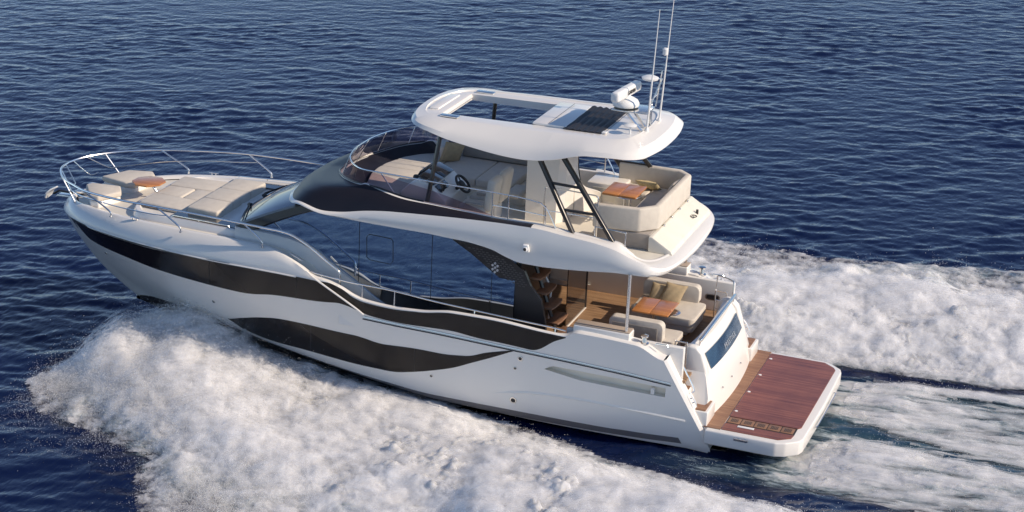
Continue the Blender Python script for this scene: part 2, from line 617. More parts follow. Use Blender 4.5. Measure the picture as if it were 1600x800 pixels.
# hull details: portholes, outlets, knuckle, air vent
for (px, py, r) in [(813, 560, .045), (805, 575, .03), (802, 625, .06), (674, 587, .03), (334, 471, .035), (166, 395, .035)]:
    t, v = hull_hit(px, py)
    p, n = Vector(hull_p(t, v)), Vector(hull_n(t, v))
    q = Vector((0, 0, 1)).rotation_difference(n).to_matrix()
    f = MB().lathe(p, [(r * 1.25, -.005), (r * 1.25, .012), (r * .95, .016)], 14, rot=q).build('outlet', 'steel', yacht)
    MB().lathe(p + n * .0165, [(r * .9, 0), (r * .85, .002)], 12, rot=q).build('outlet_hole', 'rubber', f)

t0 = [hull_hit(*p) for p in [(740, 616), (800, 613), (850, 616), (920, 627), (1000, 643), (1070, 658)]]
P = catmull([hull_p(*q) + hull_n(*q) * -.012 for q in t0], 8)
MB().tube(P, [.004 + .028 * min(1, i / 8) for i in range(len(P))], 6).build('hull_knuckle', 'gel', yacht)
# slit air vent below the rub rail: a recess cut into the port side
vp = [np.array(hull_p(*hull_hit(*p))) for p in [(850, 576.5), (864, 572), (960, 590.5), (1040, 607), (1039, 621), (960, 605.5), (905, 594)]]
bm = bmesh.new()
bm.from_mesh(hull_o.data)
x0, x1 = min(p[0] for p in vp) - .15, max(p[0] for p in vp) + .15
z0, z1 = min(p[2] for p in vp) - .12, max(p[2] for p in vp) + .12
cen = sum(vp) / len(vp)
near = lambda: [f for f in bm.faces if all(v.co.y > 1.5 and x0 < v.co.x < x1 and z0 < v.co.z < z1 for v in f.verts) or (f.calc_center_median().y > 1.5 and x0 < f.calc_center_median().x < x1 and z0 < f.calc_center_median().z < z1)]
inxz = lambda c: inside_poly(c.x, c.z, [(p[0], p[2]) for p in vp])


def inside_poly(x, z, poly):
    c = False
    for i in range(len(poly)):
        a, b = poly[i], poly[i - 1]
        if (a[1] > z) != (b[1] > z) and x < (b[0] - a[0]) * (z - a[1]) / (b[1] - a[1]) + a[0]:
            c = not c
    return c


for i in range(len(vp)):
    a, b = vp[i], vp[(i + 1) % len(vp)]
    d = b - a
    fs = near()
    geo = fs + list({e for f in fs for e in f.edges}) + list({v for f in fs for v in f.verts})
    bmesh.ops.bisect_plane(bm, geom=geo, dist=1e-5, plane_co=Vector(a), plane_no=Vector((-d[2], 0, d[0])).normalized())
bmesh.ops.delete(bm, geom=[f for f in near() if inxz(f.calc_center_median())], context='FACES')
bm.to_mesh(hull_o.data)
bm.free()
hull_o.data.shade_smooth()
hull_o.data.set_sharp_from_angle(angle=R(30))
rim = vp + [vp[0]]
deep = [p + (cen - p) * np.array([.03, 0, .12]) - np.array([0, .13, .0]) for p in vp]
deep = deep + [deep[0]]
g = MB().loops([[p + np.array([0, .001, 0]) for p in rim], deep])
g.add(deep[:-1], [tuple(range(len(deep) - 1))])
g.build('air_vent_recess', 'deck', yacht, smooth=False)
t, v = hull_hit(1019, 612)
p = hull_p(t, v)
MB().bx(p[0] - .04, p[0] + .04, p[1] - .12, p[1] - .01, p[2] - .07, p[2] + .07, .01).build('vent_divider', 'gel', yacht)

# ---------------------------------------------------------------- shoulder, crest and decks
CZ = pchip([9.85, 10.2, 10.6, 10.93, 11.25, 11.65, 11.9, 12.25, 13, 14.4, 16.4, 17.2, 18, 18.4, 18.62],
           [1.9, 2.13, 2.36, 2.40, 2.56, 2.72, 2.79, 2.83, 2.82, 2.78, 2.70, 2.63, 2.52, 2.44, 2.38])
cin = pchip([9.9, 10.9, 11.6, 12.3, 16, 17.5, 18.74], [.0, .02, .08, .17, .22, .2, .14])
ts = np.linspace(.43, 1, 90)
ts = 1 - (1 - (ts - .43) / .57) ** 1.7 * .57
top = hull_p(ts, np.ones_like(ts))
crest, mid, low = [], [], []
for i, p in enumerate(top):
    d = float(cin(p[0]))
    x = p[0] - d * .9 * max(0, (p[0] - 16.0) / 2.74) ** 2
    y = max(p[1] - d * (1 - .6 * max(0, (p[0] - 17.5) / 1.24)), 0) if i < len(top) - 1 else 0
    zc = max(float(CZ(x)), p[2] + .0)
    crest.append((x, y, zc))
    mid.append((p[0] * .55 + x * .45, p[1] * .62 + y * .38, p[2] * .42 + zc * .58))
    low.append((p[0] * .9 + x * .1, p[1] * .985 + y * .015, p[2] * .85 + zc * .15))
crest = np.array(crest)
cr2 = [(c[0] - .03 * max(0, (c[0] - 16) / 2.7), max(c[1] - .05, 0), c[2] + .012) for c in crest]
cr3 = [(c[0] - .07 * max(0, (c[0] - 16) / 2.7), max(c[1] - .13, 0), c[2] + .0) for c in crest]
cr4 = [(c[0] - .09 * max(0, (c[0] - 16) / 2.7), max(c[1] - .19, 0), c[2] - .055 if c[0] > 11.2 else c[2] - .055 - .3 * min(1, (11.2 - c[0]))) for c in crest]
rows = [top, low, mid, crest, cr2, cr3, cr4]
mb = MB().loops(rows).loops([mir(r) for r in rows])
mb.build('foredeck_bulwark', 'gel', yacht, ang=60)
# forward rub line
q = [(113, 338.5), (130, 350), (148, 358), (220, 382), (310, 400.5), (388, 414.5), (430, 421), (457, 425)]
hull_line('rub_line', q, 'rubber', .013, off=.012)
hull_line('rub_line_trim', [(x + 1, y - 3) for x, y in q[1:]], 'gel', .016, off=.014)
P = catmull([np.array(PY(x, y, 2.545)) for x, y in [(478, 423), (490, 434), (505, 445), (530, 463), (556, 482), (568, 492)]], 6)
MB().tube(P, .022, 8).build('styling_line', 'gel', yacht)

# foredeck: strips between the two crests
fd = [(c[0] - .05, c[1], c[2] - .012) for c in cr4 if c[0] > 10.2]
nb = 10
rows = []
for k in np.linspace(-1, 1, nb):
    rows.append([(p[0], p[1] * k, p[2] + .01 * (1 - abs(k))) for p in fd])
MB().loops(rows).build('foredeck', 'deck', yacht)

# aft bulwark inside and cap (x 3 .. 10)
ts = np.linspace(.0, .47, 70)
tp = hull_p(ts, np.ones_like(ts))
th = np.where(tp[:, 0] < 5.0, .38, .12)
th = np.interp(tp[:, 0], [4.9, 5.25], [.38, .1])
cap0 = [(p[0], p[1] - .02, p[2] + .016) for p in tp]
cap1 = [(p[0], p[1] - h * .5, p[2] + .03) for p, h in zip(tp, th)]
cap2 = [(p[0], p[1] - h, p[2] + .012) for p, h in zip(tp, th)]
cap3 = [(p[0], p[1] - h - .015, 1.36) for p, h in zip(tp, th)]
rows = [tp, cap0, cap1, cap2, cap3]
both('bulwark', rows, 'gel', 50)
# aft end of each quarter: the sloping wing that runs down to the platform
ws = np.linspace(1, 0.12, 24)
wo_ = hull_p(np.zeros_like(ws), ws)
wi = [(p[0] + .0, p[1] - .40 + .10 * (1 - w), p[2] + (.012 if i == 0 else .0)) for i, (p, w) in enumerate(zip(wo_, ws))]
wm1 = [(p[0] - .05, p[1] - .05, p[2] + .03) for p in wo_]
wm2 = [(a[0] - .05, a[1] + .05, a[2] + .03) for a in wi]
wb = [(p[0] + .55, p[1], p[2]) for p in wi]
rows = [wo_, wm1, wm2, wi, wb]
both('quarter_wing', rows, 'gel', 45)

# coachroof under the sun pad
co = [(12.9, 1.86), (13.6, 1.82), (14.6, 1.70), (15.5, 1.60), (15.95, 1.45), (16.2, 1.1), (16.3, .7), (16.3, 0)]
full = catmull(co, 5).tolist()
full = full + [[a, -b] for a, b in full[::-1][1:]]
def ring(o, s, z): return [(14 + (a - 14) * s, b * s, z(a) if callable(z) else z) for a, b in o]
cz1 = lambda a: np.interp(a, [13, 14.5, 16.3], [2.90, 2.86, 2.80])
rows = [ring(full, 1.03, lambda a: 2.55), ring(full, 1.0, lambda a: cz1(a) - .05), ring(full, .985, cz1), ring(full, .95, lambda a: cz1(a) + .005), ring(full, .93, lambda a: cz1(a) - .05), ring(full, .5, lambda a: cz1(a) - .05), ring(full, .01, lambda a: cz1(a) - .05)]
MB().loops(rows, closed=True).build('coachroof', 'gel', yacht, ang=40)
for sgn in (1, -1):
    o = [(15.0, 1.20), (13.05, 1.28), (13.05, 1.66), (14.4, 1.52), (15.0, 1.42)]
    o = [(a, b * sgn) for a, b in o]
    MB().prism(o, 2.80, 2.868).build('deck_skylight', 'glass', yacht)
    ps = [(14.95, 1.60 * sgn, 2.85), (14.9, 1.60 * sgn, 2.91), (14.2, 1.68 * sgn, 2.93), (13.4, 1.77 * sgn, 2.95), (13.35, 1.77 * sgn, 2.88)]
    g = MB().tube(ps, .013, 6)
    g.tube([(14.2, 1.68 * sgn, 2.93), (14.2, 1.68 * sgn, 2.86)], .011, 6)
    g.build('coachroof_grab_rail', 'steel', yacht)

# ---------------------------------------------------------------- deckhouse
# glass lower edge on the port side (rim of the cabin side), then down behind the bulwark
GL = pchip([5.7, 6.4, 8.5, 9.6, 10.17, 10.76, 11.23, 11.79, 12.66, 13.1], [1.5, 1.5, 1.52, 1.9, 2.23, 2.55, 2.82, 2.97, 3.01, 3.0])
GT = pchip([5.7, 6.3, 6.72, 7.44, 8.2, 9.4, 10.5, 11.3, 12.0, 13.1], [3.6, 3.6, 3.62, 3.68, 3.7, 3.74, 3.78, 3.74, 3.45, 3.02])


def ycab(x, z):
    base = np.interp(x, [5.7, 9, 11.5, 12.5, 13.1], [1.98, 1.98, 1.96, 1.93, 1.88])
    return base - .10 * (z - 2.0) / 1.6


xs = np.linspace(6.47, 13.08, 80)
def side(z_of, off=0.0): return [(x, float(ycab(x, z_of(x))) + off, float(z_of(x))) for x in xs]
rows = [side(lambda x: GL(x) + (max(float(GT(x)), float(GL(x)) + .005) - GL(x)) * k) for k in np.linspace(0, 1, 8)]
sg = both('side_window', rows, 'mirror', 60)
xw = np.linspace(6.0, 13.15, 80)
rows = []
for k in np.linspace(0, 1, 5):
    rows.append([(x, float(ycab(x, 2)) + .05 - .0 * k + (.10 * (1 - k) if x > 10 else 0.02 * (1 - k)), 1.36 + k * (float(GL(x)) + .012 - 1.36)) for x in xw])
rows.append([(x, float(ycab(x, 2)) - .05, float(GL(x)) + .02) for x in xw])
both('deckhouse_side', rows, 'gel', 45)
# seams and the opening pane of the side window
def on_side(px, py):
    p = PY(px, py, 1.92)
    for _ in range(3):
        p = PY(px, py, float(ycab(p[0], p[2])) + .004)
    return p
for a, b in [((562, 347), (560, 440)), ((676, 366), (672, 478)), ((769, 420), (766, 492))]:
    MB().tube([on_side(*a), on_side(*b)], .006, 5).build('window_seam', 'rubber', sg)
P = [on_side(*p) for p in [(577, 366), (611, 373), (614, 377), (614, 408), (610, 413), (578, 406), (573, 402), (573, 370)]]
MB().tube(P, .008, 5, closed=True).build('opening_pane_seal', 'rubber', sg)
# black aft fin of the side window with its raised dot pattern
fin = [(7.93, 3.57), (7.22, 3.52), (6.63, 3.36), (6.27, 3.12), (6.11, 2.8), (5.86, 2.52), (5.74, 2.0), (5.7, 1.4), (6.47, 1.4), (6.5, 2.72), (6.69, 2.80), (7.07, 3.04), (7.5, 3.33)]
mb = MB().prism(fin, 1.84, 1.925, axis=1)
fp = mb.build('side_fin', 'carbon', yacht, smooth=False)
fp['label'] = 'black patterned fin behind the side windows'
mb = MB()
def inside(x, z, poly):
    c = False
    for i in range(len(poly)):
        a, b = poly[i], poly[i - 1]
        if (a[1] > z) != (b[1] > z) and x < (b[0] - a[0]) * (z - a[1]) / (b[1] - a[1]) + a[0]:
            c = not c
    return c
zz = 2.78
row = 0
while zz < 3.5:
    x = 6.0 + (.045 if row % 2 else 0)
    while x < 7.9:
        if all(inside(x + dx, zz + dz, fin) for dx in (-.06, .06) for dz in (-.06, .06)):
            mb.box((x, 1.926, zz), (.055, .012, .02))
        x += .09
    zz += .048
    row += 1
mb.build('dot_pattern', mat('grey_dots', (.09, .085, .085), .4), fp, smooth=False)
mb = MB()
for dx, dz in [(0, .0), (.055, .05), (-.055, -.05), (.055, -.04), (-.055, .045), (0, .1), (0, -.1)]:
    mb.box((6.93 + dx, 1.936, 3.10 + dz), (.05, .012, .034), rot=Matrix.Rotation(.35, 3, 'Y'))
    mb.box((6.93 + dx, 1.937, 3.10 + dz), (.018, .012, .06))
mb.build('emblem', 'letter', fp, smooth=False)

# windscreen
wl = [(13.62, 0, 2.97), (13.6, .45, 2.97), (13.46, .95, 2.98), (13.27, 1.45, 2.99), (13.09, 1.84, 2.99)]
wu = [(12.05, 0, 3.70), (12.0, .45, 3.71), (11.85, .95, 3.74), (11.65, 1.4, 3.77), (11.35, 1.84, 3.80)]
wl, wu = catmull(wl, 6), catmull(wu, 6)
rows = []
for k in np.linspace(0, 1, 8):
    r_ = wl * (1 - k) + wu * k
    r_ = r_ + np.array([.05 * math.sin(math.pi * k), 0, .05 * math.sin(math.pi * k)])
    rows.append(np.vstack([r_[::-1] * np.array([1, -1, 1]), r_[1:]]))
MB().loops(rows).build('windscreen', mat('windscreen_glass', (.018, .035, .065), .05, spec=.6, stint=(.38, .5, 1)), yacht, ang=60)
for sgn in (1, -1):
    a = [(13.15, 1.90 * sgn, 3.0), (12.4, 1.885 * sgn, 3.36), (11.7, 1.87 * sgn, 3.66), (11.2, 1.86 * sgn, 3.82)]
    b = [(12.78, 1.935 * sgn, 2.99), (12.1, 1.91 * sgn, 3.34), (11.45, 1.89 * sgn, 3.62), (10.9, 1.88 * sgn, 3.80)]
    a, b = catmull(a, 4), catmull(b, 4)
    up = np.array([0, .0, .03])
    MB().loops([a + [.1, -.12 * sgn, .02], a + up, b + [0, .01 * sgn, 0], b + [0, -.05 * sgn, -.05]]).build('windscreen_pillar', 'carbon', yacht)
    P = [(13.5, .5 * sgn, 3.02), (13.35, .75 * sgn, 3.06), (13.0, 1.55 * sgn, 3.10)]
    g = MB().tube([(13.62, .35 * sgn, 3.0), (13.53, .55 * sgn, 3.05), (13.28, 1.2 * sgn, 3.08), (13.12, 1.62 * sgn, 3.08)], .016, 6)
    g.tube([(13.62, .35 * sgn, 3.0), (13.60, .4 * sgn, 3.05), (13.3, .95 * sgn, 3.12)], .013, 6)
    g.box((13.6, .36 * sgn, 3.0), (.09, .09, .05), .01)
    g.build('wiper', 'rubber', yacht)
# roof of the deckhouse closed underneath the flybridge, and dark rear part
MB().bx(6.3, 11.2, -1.85, 1.85, 3.58, 3.64).build('saloon_ceiling', 'gel', yacht)

# ---------------------------------------------------------------- flybridge moulding
xb, zb = trace([(469, 325), (487, 330.5), (527, 339), (562, 346), (600, 353), (640, 360), (676, 366), (707, 373.5), (730, 378), (756, 385), (780, 396), (796, 404.5), (816, 411.5), (840, 416), (872, 420), (920, 424), (980, 427.5)], 2.3)
FB = pchip(xb, zb)
xc_, zc_ = trace([(470, 323.5), (500, 327.5), (527, 330.5), (547, 329.7), (575, 329), (595, 329.3), (620, 331), (652, 334), (700, 338.5), (740, 343), (777, 347.5), (805, 351.5), (840, 357), (870, 365), (930, 380), (985, 400)], 2.22)
FC = pchip(xc_, zc_)
xt_, zt_ = trace([(573, 293), (590, 299), (611, 305), (640, 313.5), (672, 319.5), (727, 331), (762, 338), (797, 346), (840, 355.5), (895, 365), (960, 380)], 2.03)
FT = pchip(xt_, zt_)
sts = [
    ((12.28, 0, 3.66), (12.25, 0, 3.74), (11.38, 0, 4.15)),
    ((12.22, .7, 3.69), (12.18, .7, 3.77), (11.28, .5, 4.19)),
    ((12.02, 1.4, 3.76), (11.98, 1.38, 3.84), (10.95, 1.05, 4.27)),
    ((11.75, 1.92, 3.81), (11.72, 1.88, 3.89), (10.55, 1.5, 4.36)),
    ((11.42, 2.17, float(FB(11.4)) + .02), (11.38, 2.13, float(FB(11.4)) + .08), (10.2, 1.75, 4.41)),
]
for x in (10.9, 10.4, 9.9, 9.4, 8.9, 8.4, 7.9, 7.4, 6.9, 6.6, 6.3, 6.0, 5.7, 5.4, 5.0, 4.6, 4.2):
    xt2 = x - max(0, (x - 8.4)) * .36
    b = (x, 2.30, float(FB(x)))
    c = (x, 2.24, max(float(FC(x)), b[2] + .06))
    tz = float(FT(xt2))
    t = (xt2, min(2.03, 1.75 + .28 * (11.4 - x) / 1.6), max(tz, c[2] + .015))
    sts.append((b, c, t))
sts += [
    ((3.85, 2.28, 3.58), (3.82, 2.22, 3.90), (4.0, 2.0, 3.96)),
    ((3.5, 2.20, 3.57), (3.46, 2.15, 3.78), (3.75, 1.9, 3.80)),
    ((3.25, 1.9, 3.55), (3.2, 1.85, 3.70), (3.5, 1.7, 3.75)),
    ((3.13, 1.2, 3.52), (3.06, 1.2, 3.68), (3.32, 1.2, 3.745)),
    ((3.09, .5, 3.50), (3.03, .5, 3.67), (3.28, .5, 3.745)),
    ((3.08, 0, 3.5), (3.02, 0, 3.67), (3.27, 0, 3.745)),
]
Bp, Cp, Tp = (catmull([s_[k] for s_ in sts], 5) for k in range(3))
def sym(P):
    P = np.asarray(P)
    return np.vstack([P, (P[::-1] * np.array([1, -1, 1]))[1:-1]])
Bf, Cf, Tf = sym(Bp), sym(Cp), sym(Tp)
# bulging face between lower edge and crease
out = np.stack([np.zeros(len(Bf)), np.sign(Bf[:, 1]) * .05, np.zeros(len(Bf))], 1)
ctr = np.array([7.5, 0, 0])
def outw(P, d):
    q = P[:, :2] - np.array([7.5, 0]) * 1.0
    q[:, 0] = np.where(np.abs(q[:, 0]) > 3.6, q[:, 0] - np.sign(q[:, 0]) * 3.0, 0)
    n = q / np.maximum(np.linalg.norm(q, axis=1, keepdims=True), 1e-6)
    return P + np.hstack([n * d, np.zeros((len(P), 1))])
hgt = (Cf[:, 2] - Bf[:, 2])[:, None]
r1 = outw(Bf * .72 + Cf * .28, .045)
r2 = outw(Bf * .35 + Cf * .65, .05)
r3 = outw(Bf * .1 + Cf * .9, .02)
und = Bf - np.array([0, 0, -.04])
und = outw(und, -.12)
MB().loops([und, Bf, r1, r2, r3, Cf], closed=True).build('flybridge_moulding', 'gel', yacht, ang=35)
n = len(Bp)
rows = []
for k in np.linspace(-1, 1, 9):
    rows.append([(p[0], p[1] * k, p[2]) for p in und[:n]])
MB().loops(rows).build('flybridge_underside', 'gel', yacht)
# the dark hood: crease to coaming top; white aft of x = 6
xh = Tf[:, 0]
Mf = Cf * .5 + Tf * .5
front = np.clip((Cf[:, 0] - 8.5) / 3.0, 0, 1)[:, None]
Mf = Mf + np.array([0, 0, 1.0]) * (.015 + .10 * front) + np.hstack([front * .12, np.zeros_like(front), np.zeros_like(front)])
M2 = Cf * .75 + Tf * .25 + np.array([0, 0, 1.0]) * (.012 + .075 * front) + np.hstack([front * .10, np.zeros_like(front), np.zeros_like(front)])
M3 = Cf * .25 + Tf * .75 + np.array([0, 0, 1.0]) * (.01 + .06 * front) + np.hstack([front * .07, np.zeros_like(front), np.zeros_like(front)])
kb = int(np.argmin(np.abs(Cp[:, 0] - 6.05)))
nn = len(Cf)
idx_b = list(range(nn - kb, nn)) + list(range(0, kb + 1))
idx_w = list(range(kb, nn - kb + 1))
MB().loops([L[idx_b] for L in (Cf, M2, Mf, M3, Tf)]).build('flybridge_hood', 'navy', yacht, ang=60)
MB().loops([L[idx_w] for L in (Cf, M2, Mf, M3, Tf)]).build('aft_coaming', 'gel', yacht, ang=60)
# coaming cap, inner wall and sole
T2 = outw(Tf + np.array([0, 0, .018]), -.03)
T3 = outw(Tf + np.array([0, 0, .006]), -.10)
T4 = outw(Tf, -.13); T4[:, 2] = 3.735
MB().loops([Tf, T2, T3, T4], closed=True).build('coaming_cap', 'gel', yacht, ang=50)
rows = []
for k in np.linspace(-1, 1, 9):
    rows.append([(p[0], p[1] * k, 3.738) for p in T4[:n]])
MB().loops(rows).build('flybridge_sole', 'deck', yacht)
sh_o, sh_i = [], []
for p in np.vstack([T3[-26:], T3[:27]]):
    sh_o.append(tuple(p))
    k = min(1.0, 1.70 / max(abs(p[1]), 1e-3))
    xi = float(np.interp(abs(p[1]), [0, .4, 1.0, 1.4, 1.7, 1.9], [10.66, 10.62, 10.46, 10.2, 9.7, 9.3]))
    sh_i.append((min(xi, p[0] - .05), p[1] * min(1, k), 4.16))
MB().loops([sh_o, sh_i, [(q[0], q[1], 3.8) for q in sh_i]]).build('screen_shelf', 'navy', yacht, ang=50)
# little camera light on the moulding
lp = PY(822, 388, 2.36)
lq = Matrix.Rotation(R(-25), 3, 'X')
lt = MB().box(lp, (.13, .07, .20), .02, rot=lq).box(lp + np.array([0, .05, .0]), (.09, .07, .10), .02).build('side_camera', 'plastic', yacht)
MB().lathe(lp + np.array([0, .085, 0]), [(.035, -.01), (.035, .006), (.02, .008)], 14, rot=Matrix.Rotation(R(-90), 3, 'X')).build('lens', 'rubber', lt)

# smoked windscreen of the flybridge
base, railp = [], []
wb_ = [(11.36, 0, 4.16), (11.26, .5, 4.2), (10.94, 1.03, 4.28), (10.54, 1.48, 4.37), (10.18, 1.72, 4.42), (9.7, 1.9, 4.45), (9.0, 1.97, 4.35), (8.2, 1.98, 4.32), (7.5, 1.985, 4.29), (6.95, 1.99, 4.27)]
wr_ = [(10.92, 0, 4.76), (10.88, .5, 4.77), (10.72, 1.12, 4.78), (10.45, 1.55, 4.78), (10.1, 1.83, 4.79), (9.6, 1.9, 4.79), (8.9, 1.94, 4.70), (8.2, 1.97, 4.60), (7.5, 1.99, 4.45), (6.95, 2.0, 4.29)]
wb_, wr_ = catmull(wb_, 6), catmull(wr_, 6)
rows = []
for k in (0, .33, .66, 1):
    r_ = wb_ * (1 - k) + (wr_ - [0, 0, .03]) * k
    rows.append(np.vstack([r_[::-1] * np.array([1, -1, 1]), r_[1:]]))
fw = MB().loops(rows).build('flybridge_windscreen', 'film', yacht, ang=60)
MB().tube(np.vstack([wb_[:40][::-1] * np.array([1, -1, 1]), wb_[1:40]]) + [0, 0, .012], .022, 8).build('screen_seal', 'carbon', fw)
# rail round the screen and along the sides
rl = [(10.92, 0, 4.78), (10.88, .5, 4.79), (10.72, 1.12, 4.79), (10.45, 1.55, 4.79), (10.1, 1.83, 4.8), (9.6, 1.90, 4.81), (8.4, 1.97, 4.81), (7.0, 2.0, 4.80), (6.3, 2.02, 4.78), (5.95, 2.02, 4.74)]
rl = catmull(rl, 6)
rl = np.vstack([rl[::-1] * np.array([1, -1, 1]), rl[1:]])
fr_ = MB().tube(rl, .016, 8).build('flybridge_rail', 'steel', yacht)
for sgn in (1, -1):
    g = [MB().tube(catmull([(5.95, 2.02 * sgn, 4.74), (5.8, 2.02 * sgn, 4.62), (5.62, 2.02 * sgn, 4.30), (5.58, 2.02 * sgn, 4.18)], 5), .015, 8),
         MB().tube([(7.02, 2.0 * sgn, 4.80), (7.02, 2.0 * sgn, 4.25)], .015, 8),
         MB().tube([(6.66, 2.0 * sgn, 4.79), (6.66, 2.0 * sgn, 4.22)], .015, 8),
         MB().tube([(5.83, 2.02 * sgn, 4.69), (5.83, 2.0 * sgn, 4.19)], .015, 8)]
    for q in g:
        q.build('stanchion', 'steel', fr_)
    MB().tube([(7.02, 2.0 * sgn, 4.52), (5.80, 2.01 * sgn, 4.47)], .011, 6).build('mid_rail', 'steel', fr_)
    for (a, b) in [((10.45, 1.5 * sgn, 4.42), (10.35, 1.62 * sgn, 4.79)), ((10.98, .95 * sgn, 4.30), (10.78, .98 * sgn, 4.79)), ((11.22, .3 * sgn, 4.2), (10.9, .3 * sgn, 4.78)), ((9.3, 1.93 * sgn, 4.4), (9.65, 1.88 * sgn, 4.80))]:
        MB().tube([a, b], .013, 6).build('screen_brace', 'steel', fr_)

# ---------------------------------------------------------------- hardtop
hb = [(9.44, 0, 5.9), (9.40, .6, 5.9), (9.27, 1.15, 5.89), (9.02, 1.55, 5.87), (8.6, 1.76, 5.83), (8.1, 1.84, 5.74), (7.2, 1.9, 5.625), (6.6, 1.92, 5.585), (6.2, 1.92, 5.60), (5.8, 1.92, 5.665), (5.4, 1.91, 5.78), (5.1, 1.9, 5.85), (4.6, 1.86, 5.87), (4.2, 1.76, 5.86), (3.95, 1.5, 5.85), (3.82, .9, 5.84), (3.78, .4, 5.83), (3.77, 0, 5.83)]
ht = [(9.24, 0, 6.0), (9.2, .5, 6.0), (9.06, .93, 6.0), (8.8, 1.2, 6.01), (8.4, 1.3, 6.02), (7.95, 1.33, 6.03), (7.2, 1.35, 6.045), (6.6, 1.36, 6.055), (6.2, 1.36, 6.06), (5.8, 1.36, 6.07), (5.4, 1.36, 6.08), (5.1, 1.36, 6.085), (4.75, 1.33, 6.09), (4.5, 1.22, 6.095), (4.38, 1.0, 6.1), (4.31, .65, 6.1), (4.28, .3, 6.1), (4.27, 0, 6.1)]
hb, ht = sym(catmull(hb, 6)), sym(catmull(ht, 6))
mid_ = hb * .5 + ht * .5 + np.array([0, 0, .035])
mid_[:, 1] += np.sign(mid_[:, 1]) * .07
mid_[:, 0] += np.where(mid_[:, 0] > 9, .03, np.where(mid_[:, 0] < 4.4, -.07, 0))
lo_ = hb * .8 + ht * .2 + np.array([0, 0, .035])
lo_[:, 1] += np.sign(lo_[:, 1]) * .04
hc = np.array([7.62, 0]); hx, hy = 1.06, .86
def rect(P, z, gx=0.0):
    o = []
    for p in P:
        d = p[:2] - hc
        k = 1 / max(abs(d[0]) / (hx + gx), abs(d[1]) / (hy + gx), 1e-6)
        q = hc + d * min(k, .97)
        o.append((q[0], q[1], z(q[0])))
    return np.array(o)
ztop = lambda x: 6.012 + (8.7 - x) * .016
MB().loops([rect(ht, lambda x: 5.86), outw(hb, -.18) + [0, 0, .01], outw(hb, -.03) - [0, 0, .015], hb, lo_, mid_, ht, outw(ht, -.07) + [0, 0, .006], outw(ht, -.095) - [0, 0, .022], rect(ht, ztop, .05), rect(ht, lambda x: ztop(x) - .012), rect(ht, lambda x: 5.86)], closed=True).build('hardtop', 'gel', yacht, ang=22)
# inner tray at the front of the opening
MB().box((8.72, 0, 5.955), (.16, 1.72, .06), .015, rot=Matrix.Rotation(R(-25), 3, 'Y')).build('hardtop_tray', 'gel', yacht)
MB().bx(8.86, 9.08, -.62, .62, 5.985, 6.028, .02).build('hardtop_skylight', 'gel', yacht)
for sgn in (1, -1):
    lt = MB().box((8.42, 1.06 * sgn, 6.03), (.42, .17, .035), .015).build('hardtop_recess', 'steel', yacht)
MB().bx(5.86, 6.60, -.88, .88, 6.05, 6.102, .015).build('sunroof_panel', 'gel', yacht)
mb = MB()
xs_ = np.linspace(5.90, 5.06, 41)
sl_ = [[(x, y, 6.076 + .022 * abs(math.sin(i / 40 * math.pi * 6)) + .004 * math.sin(y * 9 + i)) for i, x in enumerate(xs_)] for y in np.linspace(-.96, .94, 14)]
mb.loops(sl_)
mb.build('sunroof_fabric', 'sail', yacht, ang=80, solid=.012)
# seams of the aft roof panel
for x in (5.02, 6.25):
    MB().tube([(x, -.86, ztop(x) + (.0 if x < 5.5 else .06)), (x, .86, ztop(x) + (.0 if x < 5.5 else .06))], .004, 5).build('roof_seam', 'rubber', yacht)
# supports
def bar(name, a, b, w, d, m, parent=yacht):
    a, b = Vector(a), Vector(b)
    z = (b - a).normalized()
    q = z.to_track_quat('Z', 'Y').to_matrix()
    return MB().box((a + b) / 2, (w, d, (b - a).length), .018, 2, rot=q).build(name, m, parent)
for sgn in (1, -1):
    bar('hardtop_strut', (5.20, 2.0 * sgn, 4.15), (6.20, 1.62 * sgn, 5.66), .085, .10, 'carbon')
    bar('hardtop_strut', (4.30, 2.0 * sgn, 4.08), (5.66, 1.62 * sgn, 5.72), .085, .10, 'carbon')
    bar('strut_rung', (5.86, 1.75 * sgn, 5.12), (5.17, 1.75 * sgn, 5.10), .05, .06, 'carbon')
    bar('strut_rung', (5.48, 1.88 * sgn, 4.62), (4.78, 1.88 * sgn, 4.62), .05, .06, 'carbon')
    bar('hardtop_pole', (8.58, 1.86 * sgn, 4.22), (8.38, 1.62 * sgn, 5.85), .085, .075, 'carbon')

# radar, aerials and horns on the hardtop
rm = MB()
rm.tube([(4.36, .06, 6.09), (4.75, -.02, 6.50)], .035, 6).tube([(4.36, .36, 6.09), (4.75, .36, 6.50)], .035, 6)
rm.tube([(4.36, -.06, 6.09), (4.3, -.06, 6.5)], .03, 6)
rm.bx(4.22, 5.0, -.14, .50, 6.48, 6.51, .01)
radar = rm.build('radar_mount', 'steel', yacht)
MB().lathe((4.78, .18, 6.505), [(.22, 0), (.28, .04), (.29, .09), (.255, .16), (.17, .21), (.10, .23), (.09, .26)], 28).build('radar_base', 'plastic', radar)
axis = Vector((.05, 1.0, .04)).normalized()
rq = frame((0, 0, 0), axis, (0, 0, 1)).to_3x3()
MB().box((4.78, .2, 6.85), (1.42, .22, .19), .06, 4, rot=rq).build('radar_scanner', 'plastic', radar)
lettering('radar_lettering', 'GARMIN', .12, 'rubber', radar, frame(Vector((4.78, .16, 6.85)) + Vector((-.113, 0, 0)), -axis, (0, 0, 1)))
